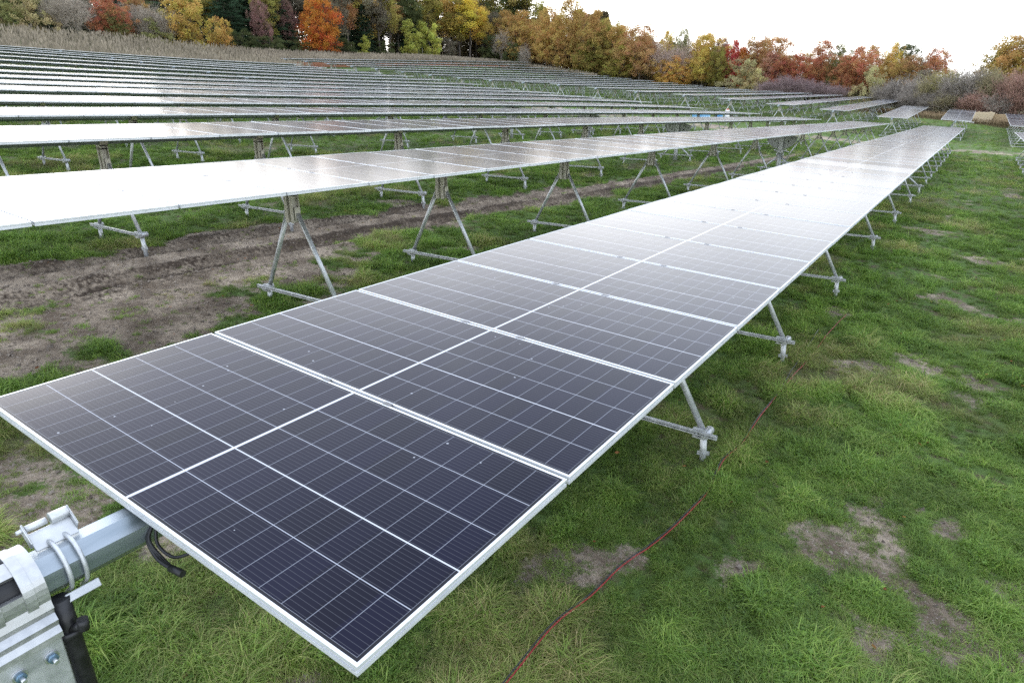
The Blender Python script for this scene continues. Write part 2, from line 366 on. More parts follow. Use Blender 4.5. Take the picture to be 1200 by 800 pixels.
fc = np.stack([ii[:-1, :-1], ii[1:, :-1], ii[1:, 1:], ii[:-1, 1:]], -1).reshape(-1, 4)

def ground_material():
    m, t, b = mat('field_ground', (0.1, 0.1, 0.05), 0.9, 0, 0.2)
    geo = N(t, 'ShaderNodeNewGeometry')
    def noise(sc, det=5, rough=0.6):
        n = N(t, 'ShaderNodeTexNoise', ins={'Scale': sc, 'Detail': det, 'Roughness': rough}); LK(t, geo.outputs['Position'], n.inputs['Vector']); return n.outputs[0]
    def mr(v, a, bb, c=0.0, d=1.0):
        n = N(t, 'ShaderNodeMapRange', ins={1: a, 2: bb, 3: c, 4: d}); LK(t, v, n.inputs[0]); return n.outputs[0]
    def mx(f, a, bb):
        n = N(t, 'ShaderNodeMix', data_type='RGBA')
        if isinstance(f, float): n.inputs[0].default_value = f
        else: LK(t, f, n.inputs[0])
        for i, c in ((6, a), (7, bb)):
            if isinstance(c, tuple): n.inputs[i].default_value = (*c, 1)
            else: LK(t, c, n.inputs[i])
        return n.outputs[2]
    so = N(t, 'ShaderNodeAttribute', attribute_name='soil').outputs['Fac']; dr = N(t, 'ShaderNodeAttribute', attribute_name='dry').outputs['Fac']
    # soil: dried pale crust over dark damp clods
    dirt = mx(mr(noise(1.7), .38, .62), (0.175, 0.132, 0.092), (0.52, 0.425, 0.32))
    dirt = mx(mr(noise(14, 4), .45, .75), dirt, (0.165, 0.127, 0.095))
    dirt = mx(mr(noise(60, 2), .58, .72), dirt, (0.46, 0.41, 0.35))
    wt = N(t, 'ShaderNodeAttribute', attribute_name='wet').outputs['Fac']; we = N(t, 'ShaderNodeMath', operation='ADD'); LK(t, wt, we.inputs[0]); LK(t, mr(noise(18, 4), .3, .7, -.3, .3), we.inputs[1])
    dirt = mx(mr(we.outputs[0], .3, .75), dirt, (0.080, 0.060, 0.044))
    # turf seen between the blades: thatch and moss
    turf = mx(mr(noise(22, 4), .35, .65), (0.075, 0.135, 0.032), (0.135, 0.225, 0.055))
    turf = mx(mr(noise(0.5, 5), .42, .66), turf, (0.150, 0.235, 0.066))
    turf = mx(mr(noise(3.1, 4), .55, .75), turf, (0.095, 0.170, 0.040))
    turf = mx(mr(noise(5, 5), .50, .62), turf, (0.135, 0.110, 0.066))
    dryc = mx(mr(noise(12, 4), .4, .6), (0.15, 0.12, 0.07), (0.24, 0.19, 0.115))
    dd = N(t, 'ShaderNodeMath', operation='MULTIPLY', ins={1: 0.55}); LK(t, dr, dd.inputs[0])
    c = mx(dd.outputs[0], turf, dryc)
    e = N(t, 'ShaderNodeMath', operation='ADD'); LK(t, so, e.inputs[0]); LK(t, mr(noise(30, 3), .3, .7, -.25, .25), e.inputs[1])
    c = mx(mr(e.outputs[0], .25, .6), c, dirt)
    LK(t, c, b.inputs['Base Color'])
    bp = N(t, 'ShaderNodeBump', ins={'Strength': 0.9, 'Distance': 0.05}); LK(t, noise(35, 5, .7), bp.inputs['Height']); LK(t, bp.outputs[0], b.inputs['Normal'])
    return m
M_GROUND = ground_material()
ground = link('ground', np_mesh('ground', np.stack([gx, gy, gz], -1).reshape(-1, 3), fc, M_GROUND, attrs={'soil': SO.ravel(), 'dry': DR.ravel(), 'wet': ruts(gx, gy).ravel()}, smooth=True))
tag(ground, 'sloping field of turf with bare soil tracks', kind='structure')

# ------------------------------------------------------------------ solar modules
TILT = 0.0473
def uvmap(me, fn):
    uv = me.uv_layers.new(name='UVMap')
    co = np.empty(len(me.vertices) * 3, np.float32); me.vertices.foreach_get('co', co); co = co.reshape(-1, 3)
    li = np.empty(len(me.loops), np.int32); me.loops.foreach_get('vertex_index', li)
    uv.data.foreach_set('uv', np.ascontiguousarray(fn(co[li]), np.float32).ravel())
hx, hy = ML / 2, MW / 2
def module_glass(mb):
    e = 0.0105
    mb.v += [Vector(p) for p in ((-hx + e, -hy + e, -.0016), (hx - e, -hy + e, -.0016), (hx - e, hy - e, -.0016), (-hx + e, hy - e, -.0016))]
    b = len(mb.v) - 4; mb.face([b, b + 1, b + 2, b + 3], 0)
    mb.v += [Vector(p) for p in ((-hx + e, -hy + e, -.007), (hx - e, -hy + e, -.007), (hx - e, hy - e, -.007), (-hx + e, hy - e, -.007))]
    b = len(mb.v) - 4; mb.face([b + 3, b + 2, b + 1, b], 1)
def module_frame(mb, mi=0, grooves=True, dk=0):
    w = 0.011
    # frame of four mitred-looking rails; the outer face carries two shallow grooves
    for sx in (-1, 1):
        mb.box((sx * (hx - w / 2), 0, -.006), (w, MW, .012), mi)
        mb.box((sx * (hx - w / 2 - .0028), 0, -.0175), (w - .0056, MW - .002, .011), mi)
        mb.box((sx * (hx - w / 2), 0, -.029), (w, MW, .012), mi)
        mb.box((sx * (hx - .026), 0, -.0362), (.03, MW - .06, .0024), mi)
    for sy in (-1, 1):
        mb.box((0, sy * (hy - w / 2), -.006), (ML - 2 * w - .0006, w, .012), mi)
        mb.box((0, sy * (hy - w / 2 - .0028), -.0175), (ML - 2 * w - .0006, w - .0056, .011), mi)
        mb.box((0, sy * (hy - w / 2), -.029), (ML - 2 * w - .0006, w, .012), mi)
    for sx in (-1, 1):                              # mid clamps on the far seam
        mb.box((sx * .21, hy + .010, -.004), (.05, .03, .013), dk, bevel=.003)
mb = MB(); module_glass(mb); ME_GLASS = mb.mesh('module_glass', [M_GLASS, M_BACK]); uvmap(ME_GLASS, lambda c: np.c_[c[:, 0] + hx, c[:, 1] + hy])
mb = MB(); module_frame(mb, 0, dk=1); ME_FRAME = mb.mesh('module_frame', [M_FRAME, M_DARK])
mb = MB(); module_glass(mb)
w = 0.011
for sx in (-1, 1): mb.box((sx * (hx - w / 2), 0, -.0175), (w, MW, .035), 2)
for sy in (-1, 1): mb.box((0, sy * (hy - w / 2), -.0175), (ML - 2 * w - .0006, w, .035), 2)
ME_MOD = mb.mesh('solar_module', [M_GLASS, M_BACK, M_FRAME]); uvmap(ME_MOD, lambda c: np.c_[c[:, 0] + hx, c[:, 1] + hy])

_rows = {}
def zc(x, y):
    """height of the table axis of the row at x: each block is one smooth line"""
    far = y > 61
    if (x, far) not in _rows:
        a, b = ((66, 118) if x < -8 else (67, 90) if x < -2 else (74, 88)) if far else (0, 55)
        if far and x > 3: a, b = 66, 95
        q = np.linspace(a, b, 24); _rows[(x, far)] = np.polyfit(q, G(np.full(24, x), q) + 1.8, 1 if far else 3)
    return float(np.polyval(_rows[(x, far)], y))
def deck_mesh(name, locs, rots):
    """all modules of a distant table in one mesh"""
    co = np.empty(len(ME_MOD.vertices) * 3, np.float32); ME_MOD.vertices.foreach_get('co', co); co = co.reshape(-1, 3)
    V = []; F = []; UV = []; MI = []
    pol = [list(p.vertices) for p in ME_MOD.polygons]; pm = [p.material_index for p in ME_MOD.polygons]
    for l, r in zip(locs, rots):
        Mx = np.array(Euler(r).to_matrix()); b = len(V) * len(co)
        V.append(co @ Mx.T + np.array(l)); F.append(np.array(pol) + b); MI += pm
    me = np_mesh(name, np.concatenate(V), np.concatenate(F), [M_GLASS, M_BACK, M_FRAME], mi=MI)
    uv = me.uv_layers.new(name='UVMap'); li = np.empty(len(me.loops), np.int32); me.loops.foreach_get('vertex_index', li)
    c = co[li % len(co)]; uv.data.foreach_set('uv', np.ascontiguousarray(np.c_[c[:, 0] + hx, c[:, 1] + hy], np.float32).ravel())
    return me

def table(xc, y0, n, label, detail, tilt=TILT, start_tube=0.0, drive=None):
    """a tracker table: n modules side by side on one torque tube"""
    zb = g1(xc, y0)
    root = empty('solar_table', (xc, y0, zb)); tag(root, label, 'solar table', 'solar tables in parallel rows')
    locs, rots = [], []; jit = random.Random(int(xc * 100) + int(y0))
    y = y0
    for i in range(n):
        yc = y + MP / 2
        if drive and yc > drive: yc += 0.16
        z = zc(xc, yc); sl = math.atan((zc(xc, yc + .5) - zc(xc, yc - .5)))
        locs.append((0, yc - y0, z - zb)); rots.append((sl + jit.gauss(0, .0026 if i > 4 else .001), tilt + jit.gauss(0, .0016 if i > 4 else .0006), 0)); y += MP
    if detail == 0:
        link('panel_deck', deck_mesh('panel_deck', locs, rots), root)
    else:
        for l, r in zip(locs, rots):
            if detail == 2:
                g = link('solar_module', ME_GLASS, root, l, r); link('module_frame', ME_FRAME, g)
            else: link('solar_module', ME_MOD, root, l, r)
    # torque tube
    yy = [y0 + start_tube - (.1 if start_tube == -.3 else 0)] + [y0 + 3 * k for k in range(1, int(n * MP / 3) + 1)] + [y0 + n * MP + .25]
    mb = MB(); mb.tube([(0, v - y0, zc(xc, v) - zb - .13) for v in yy], .079, 8, 0, smooth=False, phase=0.5)
    link('torque_tube', mb.mesh('torque_tube', M_TUBE), root)
    # cross purlins that clamp the modules to the tube
    if detail:
        mb = MB(); mb.box((0, MP / 2, -.053), (.9, .05, .03), 0, bevel=.004); pm = mb.mesh('purlin', M_GALV)
        for l, r in zip(locs, rots): link('purlin', pm, root, l, r)
    return root

D = 4.55
def rowx(k): return -D * (k - 1) if k >= 1 else 5.15
NEAR = {0: 'solar table at the right edge of the picture across the grass strip, near block',
        1: 'nearest solar table with dark glossy modules in front, running from the camera into the distance'}
FAR = {0: 'solar table at the right edge of the picture in front of the bushes, far block',
       1: 'short tilted solar table right behind the end of the nearest table, before the bushes'}
for k in range(0, 17):
    lab = NEAR.get(k, 'solar table in the %s row from the camera, before the dirt path' % ordn(k))
    n = 49
    tl = TILT if k < 5 else 0.062
    table(rowx(k), 0.0, n, lab, 2 if k in (1, 2, 3) else 1 if k in (0, 4, 5) else 0, tl, start_tube=-.3 if k == 1 else -.35, drive=28.8)
for k in range(0, 20):
    lab = FAR.get(k, 'solar table of the far block beyond the dirt path, %s row from right' % ordn(k))
    y0, n = (66.5, 26) if k == 0 else (74.0, 12) if k == 1 else (67.8, 20) if k == 2 else (66.2, 46) if k == 3 else (65.5, 48) if k < 7 else (64.2, 49)
    if k == 19: n = 56
    table(rowx(k), y0, n, lab, 1 if k in (1, 2) else 0, TILT, start_tube=-.3)

# ------------------------------------------------------------------ A-frame trusses
ZT = 1.67                                            # tube axis above the ground
def p_leg(s):
    mb = MB(); mb.tube([(s * .098, 0, 1.30), (s * .68, 0, .25)], .029, 12)
    return mb
def p_bracket():
    mb = MB()
    for s in (-1, 1):
        mb.box((s * .030, .0, 1.41), (.012, .11, .44), 0, bevel=.002)
        for e in (-1, 1): mb.box((s * .056, e * .049, 1.41), (.040, .010, .438), 0)
        mb.box((s * .098, 0, 1.31), (.012, .08, .15), 0, bevel=.003)
        for dz in (.0, .05): 
            mb.tube([(s * .040, -.058, 1.55 + dz - .02), (s * .040, .058, 1.55 + dz - .02)], .010, 6, 1)
            mb.tube([(s * .070, -.058, 1.55 + dz - .02), (s * .070, .058, 1.55 + dz - .02)], .010, 6, 1)
    n = 16; pts = [(math.cos(2 * math.pi * i / n) * .112, math.sin(2 * math.pi * i / n) * .112 + ZT) for i in range(n)]
    inn = [(math.cos(2 * math.pi * i / n) * .086, math.sin(2 * math.pi * i / n) * .086 + ZT) for i in range(n)]
    for i in range(n):
        j = (i + 1) % n; mb.prism([pts[i], pts[j], inn[j], inn[i]], 'y', -.06, .06, 0)
    return mb
def p_clamp(s):
    mb = MB()
    mb.box((s * .68, -.004, .25), (.145, .07, .062), 0, bevel=.01)
    mb.tube([(s * .72, -.075, .25), (s * .72, .075, .25)], .040, 12)
    mb.box((s * .66, -.052, .292), (.12, .03, .012), 0); mb.box((s * .66, -.052, .208), (.12, .03, .012), 0)
    for a in (-.04, .04): mb.tube([(s * .68 + a, -.095, .25), (s * .68 + a, -.04, .25)], .012, 6)
    return mb
def p_foot(s):
    mb = MB(); mb.tube([(s * .685, 0, .24), (s * .70, 0, .05), (s * .705, 0, -.30)], [.032, .032, .028], 12)
    for a in range(4):
        c, d = math.cos(a * math.pi / 2 + .4), math.sin(a * math.pi / 2 + .4)
        mb.box((s * .702 + c * .038, d * .038, .03), (.036, .010, .04), 0, rot=Matrix.Rotation(a * math.pi / 2 + .4, 3, 'Z'))
    return mb
def p_bar():
    mb = MB()
    mb.box((0, -.062, .262), (1.66, .006, .04), 0)
    for e in (.281, .243): mb.box((0, -.075, e), (1.66, .020, .005), 0)
    mb.box((0, -.088, .273), (1.66, .005, .012), 0); mb.box((0, -.088, .251), (1.66, .005, .012), 0)
    return mb
TR = {'leg': [p_leg(-1), p_leg(1)], 'bracket': [p_bracket()], 'clamp': [p_clamp(-1), p_clamp(1)], 'foot': [p_foot(-1), p_foot(1)], 'crossbar': [p_bar()]}
TRM = {'leg': M_GALV, 'bracket': [M_BRKT, M_BLACK], 'clamp': M_GALV, 'foot': M_GALV, 'crossbar': M_GALV}
TRME = {k: [b.mesh(k, TRM[k]) for b in v] for k, v in TR.items()}
ALL = MB()
for k, v in TR.items():
    for b in v:
        o = len(ALL.v); ALL.v += b.v
        for f, mi, sm in zip(b.f, b.mi, b.sm): ALL.face([i + o for i in f], mi + 1 if k == 'bracket' else 0, sm)
ME_TRUSS = ALL.mesh('support_truss', [M_GALV, M_BRKT, M_BLACK])
TY_A = [4.28, 7.1, 10.9, 15.3, 20.1, 24.8, 32.7, 36.6, 40.4, 44.2, 47.8, 51.4, 54.6]
TRUSS_GROUP = 'A-frame trusses carrying the solar tables'
def slope_x(x, y): return math.atan(g1(x + .7, y) - g1(x - .7, y)) / 1.4
def truss(x, y, label, parts):
    z = zc(x, y) - 1.8
    if not parts:
        o = link('support_truss', ME_TRUSS, None, (x, y, z), (0, 0, 0)); tag(o, label, 'truss', TRUSS_GROUP); return o
    t = empty('support_truss', (x, y, z)); tag(t, label, 'truss', TRUSS_GROUP)
    for k, ms in TRME.items():
        for mm in ms: link(k, mm, t)
    return t
cnt = 0
far_tr = []
def rowname(k, far):
    if k == 0: return 'the right-edge table'
    if far: return 'row %s of the far block' % CN[k]
    return 'the nearest table' if k == 1 else 'the %s row from the camera' % ordn(k)
CN = ['', 'one', 'two', 'three', 'four', 'five', 'six', 'seven', 'eight', 'nine', 'ten', 'eleven', 'twelve', 'thirteen', 'fourteen', 'fifteen', 'sixteen', 'seventeen', 'eighteen', 'nineteen']
for k in range(0, 17):
    for i, y in enumerate([4.6, 7.65, 11.45, 16.1, 20.6, 25.2, 32.4, 35.6, 39.6, 43.4, 47.1, 51.1, 54.5] if k == 1 else TY_A):
        if k == 0 and y < 20: continue
        if k <= 10:
            truss(rowx(k), y, 'galvanised A-frame truss under %s, %s from its near end' % (rowname(k, False), ordn(i + 1)), k in (1, 2, 3)); cnt += 1
        else: far_tr.append((rowx(k), y))
for k in range(0, 20):
    y0, y1 = (66.5, 95) if k == 0 else (74, 87.2) if k == 1 else (67.8, 90) if k == 2 else (66.2, 117.3) if k == 3 else (65.5, 119) if k < 7 else (64.2, 118.8)
    sp = 3.4 if k < 3 else 4.1
    n = int((y1 - y0 - .6) / sp) + 1
    for i in range(n):
        y = y0 + .25 + i * (y1 - y0 - .5) / (n - 1)
        if k <= 10 and cnt < 296:
            truss(rowx(k), y, 'galvanised A-frame truss under %s, %s from its near end' % (rowname(k, True) if k else 'the right-edge table of the far block', ordn(i + 1)), False); cnt += 1
        else: far_tr.append((rowx(k), y))
co = np.empty(len(ME_TRUSS.vertices) * 3, np.float32); ME_TRUSS.vertices.foreach_get('co', co); co = co.reshape(-1, 3)
TRI = []
TMI = []
for p in ME_TRUSS.polygons:
    vs = list(p.vertices)
    for a in range(1, len(vs) - 1): TRI.append((vs[0], vs[a], vs[a + 1])); TMI.append(p.material_index)
TRI = np.array(TRI); V = []; F = []
for j, (x, y) in enumerate(far_tr): V.append(co + np.array((x, y, zc(x, y) - 1.8))); F.append(TRI + j * len(co))
ft = link('distant_trusses', np_mesh('distant_trusses', np.concatenate(V), np.concatenate(F), [M_GALV, M_BRKT, M_BLACK], mi=TMI * len(far_tr)))
tag(ft, 'galvanised A-frame trusses of the hindmost rows', 'trusses', kind='stuff')

# ------------------------------------------------------------------ slew drives in the middle of the rows
def gear_half(s):
    mb = MB(); a0, a1 = (192, 266) if s < 0 else (274, 348); r = .64
    arc = [(math.cos(math.radians(a)) * r, ZT + math.sin(math.radians(a)) * r) for a in np.linspace(a0, a1, 18)]
    mb.prism([(s * .03, ZT - .06), (s * .30, ZT - .05)][::1] + (arc[::-1] if s > 0 else arc), 'y', -.012, .012, 0)
    for i in range(len(arc) - 1):                     # rolled rim along the arc
        p, q = arc[i], arc[i + 1]; k = .93
        mb.prism([p, q, (q[0] * k, ZT + (q[1] - ZT) * k), (p[0] * k, ZT + (p[1] - ZT) * k)], 'y', -.045, .045, 0)
    for a in np.linspace(a0 + 12, a1 - 12, 3): mb.tube([(math.cos(math.radians(a)) * .42, -.02, ZT + math.sin(math.radians(a)) * .42), (math.cos(math.radians(a)) * .42, -.010, ZT + math.sin(math.radians(a)) * .42)], .03, 8, 1)
    return mb.mesh('gear_sector', [M_GALV_DULL, M_BLACK])
GEAR = [gear_half(-1), gear_half(1)]
mb = MB(); mb.box((0, -.075, 1.30), (.17, .03, .78), 0, bevel=.006); mb.box((0, .075, 1.30), (.17, .03, .78), 0, bevel=.006)
for z in (1.6, 1.45, 1.0): mb.tube([(-.04, -.1, z), (-.04, -.08, z)], .014, 6, 1); mb.tube([(.04, -.1, z), (.04, -.08, z)], .014, 6, 1)
ME_COLUMN = mb.mesh('drive_column', [M_CAST, M_BLACK])
mb = MB(); mb.box((0, 0, .93), (.26, .2, .14), 0, bevel=.03)
for s in (-1, 1): mb.tube([(s * .1, -.05, .95), (s * .24, -.05, 1.0)], [.05, .04], 10); mb.tube([(s * .12, 0, .86), (s * .12, 0, .74)], .035, 8)
mb.tube([(.2, .0, .95), (.33, 0, .93)], .03, 8)
ME_GBOX = mb.mesh('gearbox', M_CAST)
mb = MB(); mb.tube([(0, 0, .88), (0, 0, -.3)], [.075, .095], 10)
ME_POST = mb.mesh('drive_post', M_GALV_DULL)
STR = []
for s in (-1, 1):
    mb = MB(); mb.tube([(s * .06, 0, .72), (s * .62, 0, .25)], .033, 10); STR.append(mb.mesh('strut', M_GALV))
def drive(x, y, label):
    t = empty('slew_drive', (x, y, zc(x, y) - 1.8)); tag(t, label, 'slew drive', 'slew drives at the middle of the rows')
    link('gear_sector', GEAR[0], t); link('gear_sector', GEAR[1], t); link('drive_column', ME_COLUMN, t); link('gearbox', ME_GBOX, t); link('drive_post', ME_POST, t)
    for s in STR: link('strut', s, t)
    for mm in TRME['clamp'] + TRME['foot'] + TRME['crossbar']: link(mm.name.split('.')[0], mm, t)
for k in range(1, 17): drive(rowx(k), 28.8, 'half-disc slew drive under %s, at mid row' % rowname(k, False))
for k in range(3, 13): drive(rowx(k), 92.0, 'half-disc slew drive under %s, at mid row' % rowname(k, True))

# ------------------------------------------------------------------ the end post beside the camera
zt = zc(0, -.35) - .13
bp_ = empty('bearing_post', (0, -.395, g1(0, -.395))); tag(bp_, 'end post with white cast bearing collar and black damper at lower left', 'bearing post')
Z = zt - g1(0, -.395)
mb = MB(); n = 40
def ringpart(r0, r1, ya, yb, a0=0, a1=360, mi=0):
    st = max(2, int((a1 - a0) / 9))
    for i in range(st):
        A = math.radians(a0 + (a1 - a0) * i / st); B = math.radians(a0 + (a1 - a0) * (i + 1) / st)
        mb.prism([(math.cos(A) * r1, Z + math.sin(A) * r1), (math.cos(B) * r1, Z + math.sin(B) * r1), (math.cos(B) * r0, Z + math.sin(B) * r0), (math.cos(A) * r0, Z + math.sin(A) * r0)], 'y', ya, yb, mi)
ringpart(.088, .118, .045, .095); ringpart(.088, .118, -.095, -.045)              # two hoops joined by bridges, windows between
for a in (0, 62, 118, 180, 242, 298): ringpart(.089, .117, -.045, .045, a - 14, a + 14)
ringpart(.116, .1215, .030, .060); ringpart(.116, .1215, -.060, -.030)
link('bearing_collar', mb.mesh('bearing_collar', M_CAST), bp_)
mb = MB(); ringpart(.080, .0875, -.094, .100); link('bearing_liner', mb.mesh('bearing_liner', M_BLACK), bp_)
mb = MB()
for s in (-1, 1):                                   # stepped cheeks below the collar, then flat plate
    mb = MB(); mb.prism([(s * .112, Z - .03), (s * .122, Z - .06), (s * .110, Z - .085), (s * .128, Z - .105), (s * .118, Z - .13), (s * .132, Z - .15), (s * .132, Z - .17), (s * .088, Z - .17), (s * .088, Z - .03)][::s], 'y', -.094, .094, 0); link('saddle_cheek', mb.mesh('saddle_cheek', M_CAST), bp_)
mb = MB()
for s in (-1, 1):
    mb.box((s * .116, 0, Z - .34), (.014, .18, .36), 0, bevel=.004)
    mb.box((s * .085, -.085, Z - .34), (.05, .012, .34), 0)
    mb.box((s * .085, .0, Z - .50), (.07, .17, .03), 0)
link('bracket_plate', mb.mesh('bracket_plate', M_GALV), bp_)
mb = MB()
for s in (-1, 1):
    for yy in (-.042, .048):
        c = (s * .123, yy, Z - .225)
        mb = MB(); mb.tube([c, (c[0] + s * .006, c[1], c[2])], .021, 20, 1); mb.tube([(c[0] + s * .006, c[1], c[2]), (c[0] + s * .020, c[1], c[2])], .0155, 6, 0); mb.tube([(c[0] + s * .02, c[1], c[2]), (c[0] + s * .042, c[1], c[2])], .0075, 10, 1); link('bolt', mb.mesh('bolt', [M_BOLT, M_STEEL]), bp_)
    c = (s * .123, 0, Z - .40); mb = MB(); mb.tube([c, (c[0] + s * .03, 0, c[2])], .038, 20, 1); mb.tube([(c[0] + s * .03, 0, c[2]), (c[0] + s * .05, 0, c[2])], .026, 6, 1); link('pivot_bolt', mb.mesh('pivot_bolt', [M_BOLT, M_STEEL]), bp_)
mb = MB(); mb.tube([(.075, .125, Z - .07), (.080, .125, Z - .2), (.092, .122, Z - .78)], [.030, .030, .036], 18); mb.tube([(.08, .125, Z - .19), (.081, .125, Z - .215)], .042, 18)
mb.tube([(.10, .125, Z - .185), (.135, .15, Z - .165)], .014, 10); mb.tube([(.135, .15, Z - .185), (.137, .152, Z - .145)], .018, 10)
link('damper', mb.mesh('damper', M_BLACK), bp_)
for s in (-1, 1):
    mb = MB(); mb.tube([(s * .112, 0, Z - .42), (s * .68, 0, .25)], .029, 12); link('leg', mb.mesh('leg', M_GALV), bp_)
for mm in TRME['clamp'] + TRME['foot'] + TRME['crossbar']: link(mm.name.split('.')[0], mm, bp_)
# U-bolt clamp that rides on the tube
t1 = [o for o in bpy.data.objects if o.name.startswith('solar_table') and o['label'] == NEAR[1]][0]
z1 = zc(0, -.2) - .13 - t1.location.z
uc_ = empty('tube_clamp', (0, -.205, z1)); uc_.parent = t1; uc_['label'] = 'galvanised clamp with two U-bolts'
mb = MB()
for yy in (-.022, .026):
    pts = []
    for a in np.linspace(165, -60, 26): pts.append((math.cos(math.radians(a)) * .090, yy, math.sin(math.radians(a)) * .090))
    e = pts[-1]; pts.append((e[0] - .035, yy, e[2] - .03)); mb.tube(pts, .0075, 10)
link('u_bolt', mb.mesh('u_bolt', M_GALV), uc_)
mb = MB(); Ry = Matrix.Rotation(R(30), 3, 'Y')
mb.box((.068, .002, -.096), (.052, .105, .010), 0, rot=Matrix.Rotation(R(-32), 3, 'Y'), bevel=.002)
mb.box((.088, .002, -.078), (.008, .105, .030), 0, rot=Matrix.Rotation(R(-32), 3, 'Y'), bevel=.002)
link('lower_plate', mb.mesh('lower_plate', M_GALV), uc_)
mb = MB(); Rt = Matrix.Rotation(R(37), 3, 'Y')
mb.box((-.034, .0, .098), (.070, .130, .006), 0, rot=Rt, bevel=.002)
for yy in (-.068, .068): mb.box((-.050, yy, .120), (.078, .006, .040), 0, rot=Rt, bevel=.002)
mb.tube([(-.066, -.062, .138), (-.066, .0, .138)], .012, 14); mb.tube([(-.066, .01, .138), (-.066, .064, .138)], .020, 16); mb.tube([(-.066, -.088, .138), (-.066, -.06, .138)], .007, 8)
link('upper_bracket', mb.mesh('upper_bracket', M_GALV), uc_)
mb = MB()
def curve(P):
    P = [Vector(p) for p in P]; out = []
    for i in range(len(P) - 1):
        a, b, c, d = P[max(i - 1, 0)], P[i], P[i + 1], P[min(i + 2, len(P) - 1)]
        for t in (0, .2, .4, .6, .8): out.append(.5 * (2 * b + (c - a) * t + (2 * a - 5 * b + 4 * c - d) * t * t + (3 * b - a - 3 * c + d) * t ** 3))
    return out + [P[-1]]
for j in range(3): mb.tube(curve([(.06 + .008 * j, .03, -.105), (.082 + .006 * j, -.005, -.15), (.15 + .004 * j, -.012 + .008 * j, -.205 - .004 * j), (.25, .0, -.215)]), .0065, 8)
mb.tube(curve([(.09, .03, -.11), (.12, .01, -.165), (.2, .02, -.19), (.27, .06, -.16)]), .006, 8); mb.tube([(.215, -.006, -.212), (.285, .0, -.208)], .013, 10)
link('cable_bundle', mb.mesh('cable_bundle', M_BLACK), t1, (0, .03, zc(0, 0) - .0 - t1.location.z))

# ------------------------------------------------------------------ vegetation meshes
def leaf_material(name, transl=0.35, attr=True):
    m = bpy.data.materials.new(name); m.use_nodes = True; t = m.node_tree; t.nodes.clear()
    oi = N(t, 'ShaderNodeObjectInfo'); at = N(t, 'ShaderNodeAttribute', attribute_name='tint'); ah = N(t, 'ShaderNodeAttribute', attribute_name='hue')
    mr = N(t, 'ShaderNodeMapRange', ins={1: 0, 2: 1, 3: 0.62, 4: 1.38}); LK(t, at.outputs['Fac'], mr.inputs[0])
    sc = N(t, 'ShaderNodeVectorMath', operation='SCALE'); LK(t, oi.outputs['Color'], sc.inputs[0]); LK(t, mr.outputs[0], sc.inputs['Scale'])
    h = N(t, 'ShaderNodeMapRange', ins={1: 0, 2: 1, 3: 0.475, 4: 0.525}); LK(t, ah.outputs['Fac'], h.inputs[0])
    hv = N(t, 'ShaderNodeHueSaturation', ins={'Saturation': 1.0}); LK(t, h.outputs[0], hv.inputs['Hue']); LK(t, sc.outputs[0], hv.inputs['Color'])
    d = N(t, 'ShaderNodeBsdfDiffuse'); tr = N(t, 'ShaderNodeBsdfTranslucent'); LK(t, hv.outputs[0], d.inputs[0]); LK(t, hv.outputs[0], tr.inputs[0])
    mx = N(t, 'ShaderNodeMixShader', ins={0: transl}); LK(t, d.outputs[0], mx.inputs[1]); LK(t, tr.outputs[0], mx.inputs[2])
    o = N(t, 'ShaderNodeOutputMaterial'); LK(t, mx.outputs[0], o.inputs[0]); return m
M_LEAF = leaf_material('autumn_leaves', 0.5)
M_TWIG = leaf_material('twigs', 0.0)
M_BARK = noisy('bark', (0.055, 0.045, 0.036), (0.14, 0.12, 0.10), 5, (0.8, 0.9), stretch=(1, 1, .3), bump=.3)
M_BARK_PALE = noisy('pale_bark', (0.16, 0.15, 0.13), (0.32, 0.30, 0.27), 4, (0.8, 0.9), stretch=(1, 1, .3), bump=.2)

def quads(c, n, su, sv, rg):
    """rhombic leaf quads at centres c with normals n and half sizes su, sv"""
    r = rg.normal(size=c.shape); a = np.cross(n, r); a /= np.linalg.norm(a, axis=1)[:, None] + 1e-9; b = np.cross(n, a)
    su = np.broadcast_to(np.asarray(su), (len(c),))[:, None]; sv = np.broadcast_to(np.asarray(sv), (len(c),))[:, None]
    v = np.stack([c - a * su, c - b * sv * .8 + a * su * .15, c + a * su, c + b * sv + a * su * .1], 1).reshape(-1, 3)
    return v, np.arange(len(c) * 4).reshape(-1, 4)

